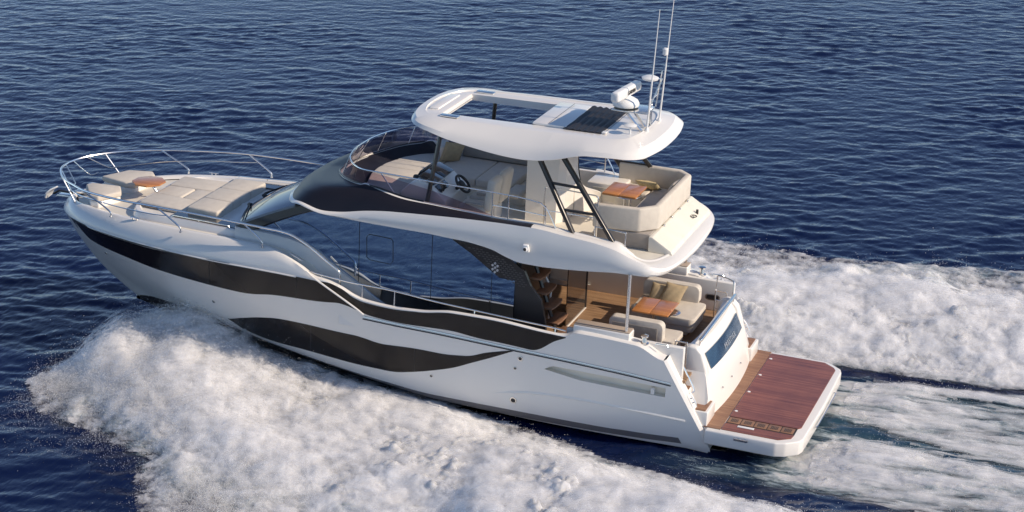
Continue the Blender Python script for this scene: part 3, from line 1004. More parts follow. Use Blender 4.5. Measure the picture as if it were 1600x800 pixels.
for (bx_, by_, tip) in [((1010.5, 204), .33, (1031, 15)), ((1030, 188), -.54, (1054, -8))]:
    a = PY(bx_[0], bx_[1], by_)
    b = PY(tip[0], tip[1], by_)
    g = MB().tube([a + (b - a) * k for k in (0, .45, .46, 1)], [.022, .018, .014, .008], 8)
    g.lathe(a, [(.045, -.02), (.045, .02), (.03, .05)], 12)
    g.build('whip_aerial', 'plastic', yacht)
a = PY(1030, 188, -.54); b = PY(1041, 80, -.54)
g = MB().lathe(b + [0, .05, 0], [(.03, -.08), (.06, -.06), (.062, .06), (.04, .08)], 14)
g.build('gps_antenna', 'plastic', yacht)
mp = MB().tube([(4.36, -.2, 6.48), (4.2, -.45, 7.05)], .02, 6).tube([(4.3, -.45, 6.42), (4.22, -.5, 7.2)], .016, 6).tube([(4.36, -.2, 6.6), (4.27, -.5, 6.7)], .012, 6)
mp.tube([(4.3, -.1, 6.1), (4.3, -.1, 6.55)], .03, 8).tube([(4.2, -.45, 7.05), (4.45, -.3, 7.03)], .012, 6)
mp = mp.build('antenna_mast', 'steel', yacht)
MB().lathe((4.42, -.3, 7.06), [(.05, -.06), (.17, -.02), (.185, .02), (.12, .05), (.03, .06)], 22).build('satellite_dome', 'plastic', mp)
g = MB().lathe((4.50, .68, 6.09), [(.02, 0), (.02, .15), (.13, .165), (.14, .185), (.10, .205), (.03, .215)], 22)
g.build('mushroom_antenna', 'plastic', yacht)
MB().bx(4.95, 5.05, .80, .93, 6.08, 6.11, .01).build('roof_hatch_corner', 'gel', yacht)

# pod that carries the hardtop, fridge cabinet beside it
po = [(6.82, .48), (6.14, .42), (6.02, .2), (6.0, -.35), (6.1, -.5), (6.82, -.5)]
g = MB()
lo2 = [(x, y, 3.74) for x, y in po]
k2 = [(x * 1 - (0 if x > 6.5 else -.0), y, 4.6) for x, y in po]
k3 = [(x - (0 if x > 6.5 else .10), y * (1.0), 5.88) for x, y in po]
g.loops([lo2, k2, k3], closed=True)
pod = g.build('hardtop_pod', 'gel', yacht, smooth=False)
MB().tube(catmull([(6.60, .46, 5.30), (6.55, .51, 5.27), (6.4, .50, 5.26), (6.26, .50, 5.27), (6.2, .45, 5.30)], 4), .012, 6).build('grab_handle', 'steel', pod)
cab = MB().bx(5.15, 6.0, -1.95, -1.25, 3.74, 4.25, .03).build('wet_bar', 'gel', yacht)
MB().bx(5.3, 5.85, -1.25, -1.24, 3.85, 4.15).build('wet_bar_door', 'deck', cab)
cv = [(6.0 + .0, -.40, 3.74), (5.7, -.9, 3.74), (5.62, -1.3, 3.74)]
cv2 = [(6.0, -.42, 5.7), (5.96, -.56, 4.5), (5.62, -1.1, 4.1)]
a, b = catmull(cv, 6), catmull(cv2, 6)
MB().loops([a, a * .5 + b * .5 + [.05, 0, -.0], b]).build('curved_partition', 'gel', yacht, solid=.03)
# stairwell rails
g = MB().tube(catmull([(6.14, 1.2, 3.74), (6.14, 1.2, 4.7), (6.02, 1.2, 4.82), (5.2, 1.2, 4.80), (4.98, 1.2, 4.78), (4.95, 1.2, 4.6), (4.95, 1.2, 3.75)], 4), .015, 8)
g.tube([(6.14, 1.2, 4.3), (4.95, 1.2, 4.3)], .011, 6)
g.build('stairwell_rail', 'steel', yacht)
P = catmull([(4.75, 1.95, 3.98), (4.75, 1.95, 4.35), (4.7, 1.95, 4.38), (4.12, 1.97, 4.36), (4.08, 1.97, 4.32), (4.08, 1.97, 3.98)], 4)
MB().tube(P, .014, 8).build('aft_coaming_rail', 'steel', yacht)
P = catmull([(5.4, -1.9, 4.3), (5.4, -1.9, 4.68), (5.5, -1.9, 4.74), (6.9, -1.96, 4.8)], 4)
MB().tube(P, .015, 8).build('starboard_rail', 'steel', yacht)
# hinges and fittings on the aft deck
for y in (-1.45, -.85, -.25, .35):
    MB().box((3.72, y, 4.06), (.05, .08, .07), .01).build('sofa_hinge', 'steel', yacht)
g = MB()
g.tube([(3.42 + .07 * math.cos(a), -.95 + .07 * math.sin(a), 3.925) for a in np.linspace(0, 5.8, 14)], .012, 5)
g.tube([(3.42, -1.25, 3.85), (3.42, -1.25, 3.98)], .03, 8)
g.build('ensign_socket', 'rubber', yacht)
MB().lathe((5.35, 1.55, 3.742), [(.3, 0), (.3, .008), (.27, .012)], 26).build('stair_hatch_ring', 'deck', yacht)

MB().prism([(3.80, 3.74), (3.80, 4.07), (3.72, 4.07), (3.30, 3.82), (3.26, 3.74)], -1.85, 1.2, .012, axis=1).build('aft_deck_step', 'deck', yacht)
# helm console
hc_ = [(9.25, 3.74), (9.25, 4.40), (9.05, 4.60), (8.85, 4.74), (8.55, 4.62), (8.28, 4.40), (8.2, 4.34), (8.2, 3.74)]
con = MB().prism(hc_, .42, 1.72, .04, axis=1).build('helm_console', 'gel', yacht)
def dash(x0, x1, y0, y1, lift, name, m):
    z = lambda x: np.interp(x, [8.28, 8.55, 8.85], [4.40, 4.62, 4.74])
    d = Vector((x1 - x0, 0, float(z(x1) - z(x0))))
    nrm = Vector((-d.z, 0, d.x)).normalized()
    c = Vector(((x0 + x1) / 2, (y0 + y1) / 2, float(z(x0) + z(x1)) / 2)) + nrm * lift
    return MB().box(c, (d.length, abs(y1 - y0), .03), .008, rot=frame((0, 0, 0), d, (0, 1, 0)).to_3x3()).build(name, m, con)
dash(8.52, 8.88, .50, 1.05, .03, 'chart_screen', 'screen')
dash(8.52, 8.88, 1.09, 1.64, .03, 'chart_screen', 'screen')
dash(8.36, 8.5, 1.1, 1.62, .015, 'switch_panel', 'screen')
MB().box((8.98, .9, 4.72), (.04, .9, .16), .01, rot=Matrix.Rotation(R(-30), 3, 'Y')).build('dash_visor', 'screen', con)
g = MB()
wc = Vector((8.10, .98, 4.52)); wa = Vector((-.75, 0, .66)).normalized(); wu_ = Vector((0, 1, 0)); wv = wa.cross(wu_)
g.tube([wc + (wu_ * math.cos(a) + wv * math.sin(a)) * .21 for a in np.linspace(0, 2 * math.pi, 29)[:-1]], .03, 8, closed=True)
for a in (.3, 2.4, 4.5):
    g.tube([wc - wa * .03, wc + (wu_ * math.cos(a) + wv * math.sin(a)) * .2], .016, 6)
g.tube([wc - wa * .2, wc], .04, 8).lathe(wc - wa * .03, [(.10, -.04), (.10, .03), (.05, .05)], 14, rot=Vector((0, 0, 1)).rotation_difference(wa).to_matrix())
g.build('steering_wheel', 'rubber', con)
for y in (1.46, 1.56):
    MB().tube([(8.36, y, 4.45), (8.30, y, 4.62)], .018, 6).box((8.30, y, 4.63), (.07, .06, .05), .015).build('throttle_lever', 'rubber', con)
MB().lathe((8.98, 1.5, 4.66), [(.07, 0), (.07, .05), (.05, .08)], 16).build('compass', 'rubber', con)

# ---------------------------------------------------------------- pulpit and bow rails
rz = pchip([10.3, 12, 14.5, 17, 18.65], [3.1, 3.28, 3.3, 3.2, 3.16])
rp = [(18.66, 0, 3.16), (18.6, .35, 3.16), (18.42, .72, 3.17), (18.05, 1.17, 3.18), (17.55, 1.53, 3.2), (17.0, 1.82, 3.21), (16.0, 2.08, 3.25), (15.0, 2.22, 3.29), (14.0, 2.27, 3.3), (13.0, 2.31, 3.29), (12.3, 2.34, 3.28), (11.75, 2.34, 3.26), (11.43, 2.34, 3.18), (11.05, 2.34, 2.99), (10.65, 2.34, 2.73), (10.44, 2.34, 2.60), (10.38, 2.34, 2.50), (10.37, 2.34, 2.25)]
rp = catmull(rp, 6)
rail = MB().tube(np.vstack([rp[::-1] * np.array([1, -1, 1]), rp[1:]]), .026, 8).build('bow_rail', 'steel', yacht)
for sgn in (1, -1):
    for (b, kn, t) in [((16.42, 1.80, 2.70), (16.47, 1.80, 2.84), (17.15, 1.76, 3.20)), ((14.36, 2.22, 2.79), (14.42, 2.22, 2.93), (14.98, 2.22, 3.29)), ((12.26, 2.34, 2.83), (12.30, 2.34, 2.98), (12.72, 2.325, 3.285)), ((17.85, 1.05, 2.6), (17.86, 1.05, 2.62), (18.25, .97, 3.17))]:
        P = [b, kn, t]
        P = [(p[0], p[1] * sgn, p[2]) for p in P]
        g = MB().tube(catmull(P, 5), .02, 8)
        g.lathe(P[0], [(.035, -.01), (.035, .012), (.02, .02)], 12)
        g.build('stanchion', 'steel', rail)
    P = [(18.5, .55, 3.16), (18.1, .85, 2.88), (17.95, 1.02, 2.86), (17.5, 1.35, 2.9), (16.9, 1.66, 2.97), (16.0, 1.98, 3.03), (15.2, 2.14, 3.07), (14.75, 2.21, 3.11)]
    P = catmull([(p[0], p[1] * sgn, p[2]) for p in P], 5)
    MB().tube(P, .013, 6).build('mid_rail', 'steel', rail)
    P = [(18.64, .16, 3.16), (18.35, .3, 2.86), (18.25, .38, 2.80), (18.2, .55, 2.82)]
    P = catmull([(p[0], p[1] * sgn, p[2]) for p in P], 4)
    MB().tube(P, .013, 6).build('pulpit_brace', 'steel', rail)
# side-deck rail on top of the bulwark
P = [PY(x, y, 2.40) for x, y in [(484, 424), (505, 430), (550, 441.5), (613, 454), (680, 471), (742, 485), (800, 498), (860, 511), (884, 517)]]
P = catmull(P, 5)
sr = MB().tube(P, .019, 8).build('side_deck_rail', 'steel', yacht)
MB().tube(mir(P), .019, 8).build('side_deck_rail', 'steel', yacht)
for x, y in [(567, 444.5), (617, 455), (742, 485), (503, 429.5), (868, 513)]:
    a = PY(x, y, 2.40)
    zt_ = float(ZT(a[0])) if a[0] < 10.3 else 2.3
    for sgn in (1, -1):
        MB().tube([(a[0], a[1] * sgn, a[2]), (a[0], 2.42 * sgn, zt_)], .015, 8).build('stanchion', 'steel', sr)


def cleat(p, d, up=(0, 0, 1), L=.26, parent=yacht):
    d = Vector(d).normalized(); up = Vector(up); p = Vector(p)
    g = MB()
    g.tube([p - d * L / 2 + up * .055, p - d * L / 4 + up * .065, p + d * L / 4 + up * .065, p + d * L / 2 + up * .055], [.008, .016, .016, .008], 8)
    g.tube([p - d * .05, p - d * .05 + up * .06], .014, 8).tube([p + d * .05, p + d * .05 + up * .06], .014, 8)
    return g.build('cleat', 'steel', parent)


for sgn in (1, -1):
    cleat((15.75, 1.86 * sgn, 2.73), (1, -.1 * sgn, 0))
    cleat((11.42, 2.33 * sgn, 2.66), (1, 0, .4), (.25, 0, 1), .36)
    cleat((2.36, 2.24 * sgn, 1.02), (.585, 0, 1), (-.9, 0, .5), .34)
    MB().box((13.6, 2.14 * sgn, 2.79), (.09, .06, .02), .01).build('deck_filler', 'steel', yacht)
    MB().box((17.3, 1.18 * sgn, 2.60), (.10, .06, .012), .004).build('scupper', 'rubber', yacht)
# anchor on its roller, windlass
g = MB().prism([(18.35, 2.35), (18.95, 2.33), (19.02, 2.27), (18.35, 2.25)], -.09, .09, .01, axis=1)
g.build('anchor_roller', 'steel', yacht)
g = MB().tube([(18.5, 0, 2.40), (18.95, 0, 2.40), (19.12, 0, 2.30)], .028, 8)
fl_ = [(19.05, -.16, 2.47), (19.2, -.17, 2.36), (19.27, -.09, 2.26), (19.29, 0, 2.2), (19.27, .09, 2.26), (19.2, .17, 2.36), (19.05, .16, 2.47)]
f2 = [(19.02, -.08, 2.40), (19.12, -.10, 2.30), (19.17, -.05, 2.22), (19.18, 0, 2.19), (19.17, .05, 2.22), (19.12, .10, 2.30), (19.02, .08, 2.40)]
g.build('anchor_shank', 'rubber', yacht)
g = MB().loops([[(19.02, -.03, 2.50), (19.14, -.11, 2.44), (19.24, -.17, 2.34), (19.29, -.15, 2.22)], [(19.06, 0, 2.48), (19.18, 0, 2.38), (19.30, 0, 2.28), (19.35, 0, 2.15)], [(19.02, .03, 2.50), (19.14, .11, 2.44), (19.24, .17, 2.34), (19.29, .15, 2.22)]])
g.build('anchor', 'plastic', yacht, solid=.03)
g = MB().lathe((18.05, -.05, 2.5), [(.12, 0), (.12, .06), (.07, .08), (.07, .16), (.10, .18), (.1, .2)], 16)
g.box((18.3, .0, 2.46), (.36, .1, .07), .02)
g.build('windlass', 'steel', yacht)

# ---------------------------------------------------------------- cockpit
MB().bx(2.55, 7.2, -2.14, 2.14, 1.33, 1.38).build('cockpit_sole', 'teak', yacht)
MB().bx(6.5, 10.4, -2.24, 2.24, 1.30, 1.345).build('side_deck', 'deck', yacht)
MB().bx(5.72, 5.80, -.86, .50, 1.381, 1.405, .006).build('door_threshold', 'gel', yacht)
dr = MB().bx(5.745, 5.765, -.84, .50, 1.405, 3.55).build('saloon_door', mat('door_glass', (.30, .27, .25), .03, metal=.9), yacht, smooth=False)
MB().bx(5.725, 5.785, -.875, -.84, 1.38, 3.56, .008).build('door_frame', 'carbon', dr)
# dark saloon behind, and the inner starboard side of the cockpit
MB().bx(7.0, 7.06, -1.9, 1.85, 1.38, 3.58).build('saloon_bulkhead', 'fabricd', yacht)
MB().prism([(7.0, 1.38), (4.5, 1.38), (4.62, 2.2), (4.9, 3.62), (7.0, 3.62)], -2.06, -1.98, axis=1).build('cockpit_side_panel', 'deck', yacht, smooth=False)
# stairs to the flybridge
st = thing_st = MB()
st.tube([(6.33, 1.36, 3.4), (5.6, 1.36, 1.42)], .045, 6)
stair = st.build('stair', 'carbon', yacht)
for i in range(6):
    z = 1.62 + i * .315
    x = 5.52 + i * .145
    o = [(x - .13, 1.02), (x - .16, 1.2), (x - .16, 1.5), (x - .13, 1.7), (x + .13, 1.7), (x + .13, 1.02)]
    MB().prism(o, z, z + .045, .012).build('stair_tread', 'tread', stair)
P = [PY(847, 418, 1.0), PY(861, 452, 1.0), PY(857, 497, 1.0)]
MB().tube([P[0], P[1] * .97 + P[0] * .03, P[1], P[1] * .97 + P[2] * .03, P[2]], .024, 8).build('stair_handrail', 'plastic', stair)
MB().bx(6.36, 6.42, .50, 1.85, 1.38, 3.56).build('stair_backing', 'carbon', stair)
# pad and post on each quarter
for sgn in (1, -1):
    g = MB().bx(3.74, 4.98, 2.02 * sgn, 2.36 * sgn, 2.10, 2.30, .03)
    qb = g.build('quarter_locker', 'gel', yacht)
    MB().bx(3.75, 4.97, 2.04 * sgn, 2.34 * sgn, 2.302, 2.322, .008).build('locker_pad', 'padtan', qb)
    MB().tube([(3.84, 2.28 * sgn, 2.30), (3.84, 2.28 * sgn, 3.60)], .036, 12).build('flybridge_post', 'steel', yacht)
    g = MB().lathe((3.45, 2.24 * sgn, 2.11), [(.10, 0), (.10, .02), (.06, .04), (.045, .14), (.08, .15), (.085, .18), (.05, .2)], 18)
    g.build('capstan', 'steel', yacht)
    MB().tube([(3.2, 2.25 * sgn, 2.13), (3.18, 2.25 * sgn, 2.16), (2.95, 2.25 * sgn, 2.16), (2.93, 2.25 * sgn, 2.13)], .016, 8).build('fairlead', 'steel', yacht)
    # inner side lining of the cockpit with an oval rope hole
    MB().bx(2.62, 5.2, 2.0 * sgn, 2.13 * sgn, 1.38, 2.10, .02).build('cockpit_lining', 'gel', yacht)
    o = [(3.1 + .17 * math.copysign(abs(math.cos(a)) ** .6, math.cos(a)), 1.70 + .075 * math.copysign(abs(math.sin(a)) ** .6, math.sin(a))) for a in np.linspace(0, 2 * math.pi, 25)[:-1]]
    MB().prism(o, 1.985 * sgn, 1.997 * sgn, axis=1).build('rope_hole_rim', 'steel', yacht)
    MB().prism([(3.1 + (a - 3.1) * .82, 1.70 + (b - 1.70) * .72) for a, b in o], 1.980 * sgn, 1.996 * sgn, axis=1).build('rope_hole', 'rubber', yacht)
    # handrails down the wing
    P = catmull([(2.95, 2.06 * sgn, 2.0), (2.86, 2.02 * sgn, 2.05), (2.62, 2.02 * sgn, 1.62), (2.38, 2.02 * sgn, 1.2), (2.40, 2.06 * sgn, 1.12)], 4)
    MB().tube(P, .018, 8).build('wing_handrail', 'steel', yacht)

# transom module with the dark glass
zb0 = .47
def arc(x, y): return x + .14 * (y / 1.9) ** 2
ys = np.linspace(-1.62, 1.62, 25)
prof = [(1.93, zb0), (1.94, .52), (2.02, .9), (2.14, 1.34), (2.36, 1.80), (2.44, 1.90), (2.52, 1.93), (2.62, 1.91), (2.66, 1.8), (2.66, 1.3)]
rows = []
for (x, z) in prof:
    w = 1.0 if z > 1.0 else 1.0 + .28 * max(0, (1.0 - z) / .53) ** 1.0
    tp_ = 1 - .06 * max(0, (z - 1.3) / .6)
    rows.append([(arc(x, y * w), y * w * tp_, z) for y in ys])
g = MB().loops(rows)
for e in (0, -1):
    V = [r[e] for r in rows]
    g.add(V, [tuple(range(len(V)))])
mod = g.build('transom_module', 'gel', yacht, ang=28)
# pillars at the two ends
for sgn in (1, -1):
    prof2 = [(1.98, .55), (2.06, 1.0), (2.17, 1.5), (2.28, 1.82), (2.40, 1.94), (2.55, 1.97), (2.70, 1.90), (2.76, 1.6), (2.76, .55)]
    MB().prism([(x + .09, z) for x, z in prof2], 1.36 * sgn, 1.60 * sgn, .05, axis=1).build('module_pillar', 'gel', mod)
cW = [arc(2.145, 1.30), arc(2.37, 1.30)]
def glz(y, z): return arc(float(np.interp(z, [1.34, 1.80], [2.14, 2.36])), y) - .012
ys = np.linspace(-1.27, 1.27, 17)
rows = [[(glz(y, z) - .008 * (k % 2), y, z) for y in ys] for k, z in enumerate((1.34, 1.34, 1.5, 1.65, 1.80, 1.80))]
rows[0] = [(p[0] + .03, p[1], p[2]) for p in rows[1]]
rows[-1] = [(p[0] + .03, p[1], p[2]) for p in rows[-2]]
rows = [[(glz(y, z) , y, z) for y in ys] for z in (1.39, 1.5, 1.61, 1.72)]
gw = MB().loops(rows).build('stern_window', 'bluegl', mod, solid=.012)
gw['label'] = 'blue stern window with silver capital letters'
vz = Vector((glz(0, 1.8) - glz(0, 1.34), 0, .46))
lettering('stern_lettering', 'PRESTIGE', .15, 'letter', mod, frame((glz(0, 1.52) - .022, -.15, 1.52), (0, -1, 0), vz), spacing=1.45)
for y in (-.55, .25, .9):
    MB().lathe((arc(2.0, y) - .01, y, .85), [(.02, -.012), (.02, .012)], 10, rot=Matrix.Rotation(R(90), 3, 'Y')).build('transom_button', 'steel', mod)
P = [(2.47, 1.43, 2.0), (2.47, -1.43, 2.0)]
tr = MB().bx(2.42, 2.50, -1.46, 1.46, 2.03, 2.10, .03).build('transom_rail', 'steel', yacht)
for y in (1.40, -1.40):
    MB().tube([(2.47, y, 2.04), (2.49, y, 1.92)], .018, 8).build('stanchion', 'steel', tr)
P = catmull([(2.52, -1.44, 1.95), (2.52, -1.5, 2.30), (2.6, -1.55, 2.36), (2.9, -1.7, 2.36), (2.96, -1.75, 2.3), (2.96, -1.75, 2.05)], 4)
MB().tube(P, .016, 8).build('gate_rail', 'steel', yacht)
for sgn in (1, -1):
    P = catmull([(2.95, 1.62 * sgn, 1.40), (2.95, 1.62 * sgn, 1.98), (2.92, 1.62 * sgn, 2.02), (2.72, 1.62 * sgn, 2.02), (2.69, 1.62 * sgn, 1.98), (2.69, 1.62 * sgn, 1.40)], 4)
    g = MB().tube(P, .016, 8)
    for zz_ in (1.6, 1.8):
        g.tube([(2.95, 1.62 * sgn, zz_), (2.69, 1.62 * sgn, zz_)], .01, 6)
    g.build('stern_gate', 'steel', yacht)
    # side steps
    MB().bx(2.0, 2.9, 1.56 * sgn, 2.2 * sgn, .47, .80, .02).build('stern_step', 'gel', yacht)
    MB().bx(2.06, 2.5, 1.60 * sgn, 2.16 * sgn, .802, .815).build('step_tread', 'teakx', yacht)
    MB().bx(2.5, 2.9, 1.56 * sgn, 2.2 * sgn, .80, 1.10, .02).build('stern_step', 'gel', yacht)
    MB().bx(2.52, 2.88, 1.60 * sgn, 2.16 * sgn, 1.102, 1.115).build('step_tread', 'teakx', yacht)

# bathing platform
o = [(2.0, 2.36), (.50, 2.36), (.30, 2.28), (.05, 2.06), (.0, 1.9), (-.03, 0), (.0, -1.9), (.05, -2.06), (.30, -2.28), (.50, -2.36), (2.0, -2.36)]
plat = MB().prism(o, .16, .482, .035).build('bathing_platform', 'gel', yacht)
MB().prism([(3.2, 2.1), (1.93, 2.2), (1.93, -2.2), (3.2, -2.1)], -.12, .465, .02).build('transom', 'gel', yacht)
MB().bx(1.70, 2.06, -2.30, 2.22, .478, .497).build('platform_teak', 'teakx', plat)
o = [(1.68, 1.50), (.22, 1.50), (.16, 1.42), (.14, -1.9), (.20, -2.02), (.45, -2.22), (1.68, -2.22)]
MB().prism(o, .478, .500).build('lifting_deck', 'mahog', plat)
o = [(1.68, 1.86), (.22, 1.86), (.24, 2.02), (.48, 2.2), (1.68, 2.2)]
MB().prism(o, .478, .498).build('edge_deck', 'mahog', plat)
MB().bx(.22, 1.68, 1.515, 1.845, .478, .490).build('ladder_well', 'rubber', plat)
for i in range(5):
    x = 1.53 - i * .285
    g = MB().bx(x - .132, x + .132, 1.54, 1.82, .486, .499, .003)
    gr = g.build('ladder_grating', 'teakx', plat)
    g = MB()
    for k in range(5):
        g.bx(x - .075 + k * .032, x - .057 + k * .032, 1.60, 1.76, .4975, .5005)
    g.build('grating_slots', 'rubber', gr, smooth=False)
MB().bx(1.05, 1.40, 1.90, 1.98, .498, .510, .004).build('ladder_handle', 'plastic', plat)
for x, y in [(1.62, -1.9), (1.62, -.9), (1.62, .1), (1.62, 1.2)]:
    MB().lathe((x, y, .500), [(.035, 0), (.035, .006), (.015, .007)], 12).build('deck_socket', 'plastic', plat)
g = MB().tube(catmull([(-.03, -.95, .36), (-.075, -.93, .36), (-.08, -.5, .36), (-.08, .5, .36), (-.075, .93, .36), (-.03, .95, .36)], 4), .016, 6)
g.build('stern_grab_bar', 'steel', plat)
MB().box((1.22, 2.368, .40), (.3, .02, .07), .008).build('side_fitting', 'steel', plat)

# ================================================================== FURNITURE
# sun pad on the coachroof: seven cushions
sp = thing('sun_pad', (15, 0, 2.78), 'big beige seven-cushion sun pad on the foredeck ahead of the windscreen', 'sun pad')
def cush(o, z0, z1, parent, m='fabric', r=.045, name='cushion'):
    g = MB().prism(o, z0, z1, r, 3)
    return g.build(name, m, parent, ang=50)
def quad(x0, x1, f0, f1, g0, g1, e=.006):
    return [(x1 - e, f1 + e), (x0 + e, f0 + e), (x0 + e, g0 - e), (x1 - e, g1 - e)]
Wd = lambda x: np.interp(x, [13.95, 14.8, 16.15], [1.22, 1.17, 1.05])
for sgn in (1, -1):
    for (x0, x1, z1) in ((14.82, 16.12, 3.13), (13.98, 14.80, 3.24)):
        q = quad(x0, x1, np.interp(x0, [14, 16.1], [.43, .32]), np.interp(x1, [14, 16.1], [.43, .32]), Wd(x0), Wd(x1))
        q = [(a, b * sgn) for a, b in q]
        cush(q if sgn > 0 else q[::-1], 2.78, z1 - .23, sp)
for (x0, x1, z1) in ((15.4, 16.12, 3.12), (14.82, 15.38, 3.12), (13.98, 14.80, 3.24)):
    w0, w1 = np.interp(x0, [14, 16.1], [.43, .32]), np.interp(x1, [14, 16.1], [.43, .32])
    cush(quad(x0, x1, -w0, -w1, w0, w1), 2.78, z1 - .23, sp)

seats = [([(17.95, .40), (17.85, .22), (17.15, .14), (16.92, .50), (17.2, 1.08), (17.45, 1.05)], 'beige bow seat nearest the anchor with its cushion, on the port side', 1),
         ([(17.95, -.30), (17.62, -1.02), (17.05, -1.18), (16.85, -.95), (16.95, -.16), (17.2, -.12)], 'wide beige bow seat with ribbed front edge beyond the octagonal table', 2)]
for o, lb, k in seats:
    s_ = thing('bow_bench', (17.3, .6 if k == 1 else -.6, 2.5), lb, 'seat', 'seats at the bow')
    MB().prism([(17.35 + (a - 17.35) * .94, b * .95 + (.03 if k == 1 else -.03)) for a, b in o], 2.45, 2.70, .03).build('base', 'gel', s_)
    cush(o if k == 1 else o[::-1], 2.705, 2.84, s_, r=.04)
bt_ = thing('bow_table', (16.45, .03, 2.5), 'octagonal teak table on a steel leg between bow seats and sun pad', 'table')
o = [(16.45 + .40 * math.cos(a), .03 + .40 * math.sin(a)) for a in np.arange(8) * math.pi / 4 + math.pi / 8]
MB().prism(o, 3.0, 3.035, .008).build('tabletop', 'varn', bt_)
MB().tube([(16.1, .0, 2.55), (16.40, .03, 3.0)], .035, 10).build('leg', 'steel', bt_)

# flybridge: forward sun lounge, starboard settee, helm seats
fl = thing('flybridge_lounge', (9.8, -.1, 3.74), 'beige curved sun lounge behind the smoked flybridge windscreen', 'sun lounge')
o = [(9.4, 1.72), (9.85, 1.68), (10.2, 1.42), (10.45, 1.0), (10.62, .4), (10.62, -.4), (10.45, -1.0), (10.2, -1.42), (9.85, -1.66), (9.36, -1.72)]
MB().prism([(9.9 + (a - 9.9) * .97, b * .97) for a, b in o], 3.74, 4.10, .02).build('base', 'gel', fl)
for (y0, y1) in ((-1.75, -.75), (-.75, -.18), (-.18, .40), (.40, 1.75)):
    xf = lambda y: float(np.interp(abs(y), [0, .4, 1.0, 1.42, 1.68, 1.75], [10.56, 10.53, 10.36, 10.08, 9.7, 9.5]))
    yy = np.linspace(y0 + .006, y1 - .006, 9)
    o = [(9.38, yy[0])] + [(xf(y), y) for y in yy] + [(9.38, yy[-1])]
    cush(o[::-1], 4.10, 4.25, fl, r=.03)
hd = MB().box((9.52, -1.42, 4.42), (.22, .62, .34), .06, 4, rot=Matrix.Rotation(R(25), 3, 'Z')).build('headrest', 'fabric', fl)
pl_ = thing('throw_pillow', (9.25, -1.15, 4.26), 'tan square throw pillow leaning on flybridge headrest beside the dark pole', 'pillow')
MB().pillow((9.24, -1.22, 4.46), (.18, .2, .04), (-.08, -.02, .25), .085).build('pillow_cover', 'sand', pl_)

sv = thing('settee', (8.4, -1.1, 3.74), 'beige chaise settee along the starboard side across from the helm', 'settee')
MB().bx(7.15, 9.33, -1.85, -.32, 3.74, 4.06, .03).build('base', 'deck', sv)
MB().bx(8.30, 9.36, -1.72, -.24, 4.06, 4.24, .04).build('cushion', 'fabric', sv)
MB().bx(7.42, 8.29, -1.72, -.24, 4.06, 4.24, .04).build('cushion', 'fabric', sv)
MB().bx(7.0, 9.2, -1.93, -1.73, 4.22, 4.60, .05).build('backrest', 'fabricd', sv)
MB().box((7.0, -.95, 4.45), (.16, 1.1, .62), .06, 4).build('end_backrest', 'fabric', sv)
MB().bx(7.08, 7.42, -.5, .2, 4.06, 4.2, .05).build('end_cushion', 'fabric', sv)

def helm_seat(y, lb):
    h = thing('helm_seat', (7.55, y, 3.74), lb, 'helm seat', 'helm seats')
    MB().bx(7.30, 7.95, y - .28, y + .28, 4.12, 4.28, .06, seg=4).build('seat', 'fabric', h)
    MB().bx(7.75, 7.98, y - .26, y + .26, 4.0, 4.14, .03).build('footrest', 'fabricd', h)
    MB().box((7.24, y, 4.56), (.19, .52, .74), .09, 5, rot=Matrix.Rotation(R(-9), 3, 'Y')).build('backrest', 'fabric', h)
    MB().box((7.55, y, 3.93), (.42, .44, .38), .05).build('pedestal', 'gel', h)
    MB().box((7.55, y + .30, 4.36), (.42, .06, .06), .025).build('armrest', 'fabricd', h)
helm_seat(1.40, 'beige helm seat nearest the port rail, behind the smoked screen')
helm_seat(.72, 'beige helm seat next to the inner side of the port helm seat')

# U-shaped sofa and table on the aft flybridge
us = thing('u_sofa', (4.5, -.5, 3.74), 'beige U-shaped sofa wrapped round the flybridge dining table', 'sofa')
g = MB().bx(3.95, 5.3, -1.75, -1.15, 3.74, 4.05, .02)
g.build('base', 'deck', us)
MB().bx(3.95, 4.5, -1.14, .9, 3.74, 4.05, .02).build('base', 'deck', us)
MB().bx(3.9, 4.55, -1.72, .85, 4.05, 4.2, .045).build('seat', 'fabric', us)
MB().bx(4.56, 5.42, -1.75, -1.12, 4.05, 4.2, .045).build('seat', 'fabric', us)
MB().bx(4.30, 5.05, .58, 1.10, 3.74, 4.02, .02).build('base', 'fabricd', us)
def backr(path, th, z0, z1):
    """padded backrest along an outer path, thickness towards the inside"""
    P = [Vector((a, b)) for a, b in path]
    inn = []
    for i in range(len(P)):
        a = (P[i] - P[i - 1]).normalized() if i else (P[1] - P[0]).normalized()
        b = (P[i + 1] - P[i]).normalized() if i < len(P) - 1 else a
        t = (a + b).normalized()
        nrm = Vector((-t.y, t.x))
        c = max(.5, t.dot(a))
        inn.append(P[i] + nrm * th / c)
    return [tuple(p) for p in P] + [tuple(p) for p in inn[::-1]]
path = [(5.45, -1.98), (4.02, -1.98), (3.72, -1.70), (3.72, .75), (4.05, 1.12), (5.05, 1.22)]
o = backr(path, -.15, 0, 0)
cush(o, 4.10, 4.62, us, r=.045, name='backrest')
MB().bx(3.80, 4.96, .66, 1.12, 3.74, 4.09, .02).build('base', 'fabricd', us)
ft = thing('dining_table', (4.8, -.2, 3.74), 'square teak table inside the U-shaped flybridge sofa', 'table')
MB().bx(4.42, 4.80, -.62, .22, 4.50, 4.55, .012).build('tabletop', 'varn', ft)
MB().bx(4.805, 5.18, -.62, .22, 4.50, 4.55, .012).build('tabletop', 'varn', ft)
g = MB().tube([(4.72 + .28 * math.cos(a), -.2 + .28 * math.sin(a), 4.44) for a in np.linspace(0, 2 * math.pi, 33)[:-1]], .016, 6, closed=True)
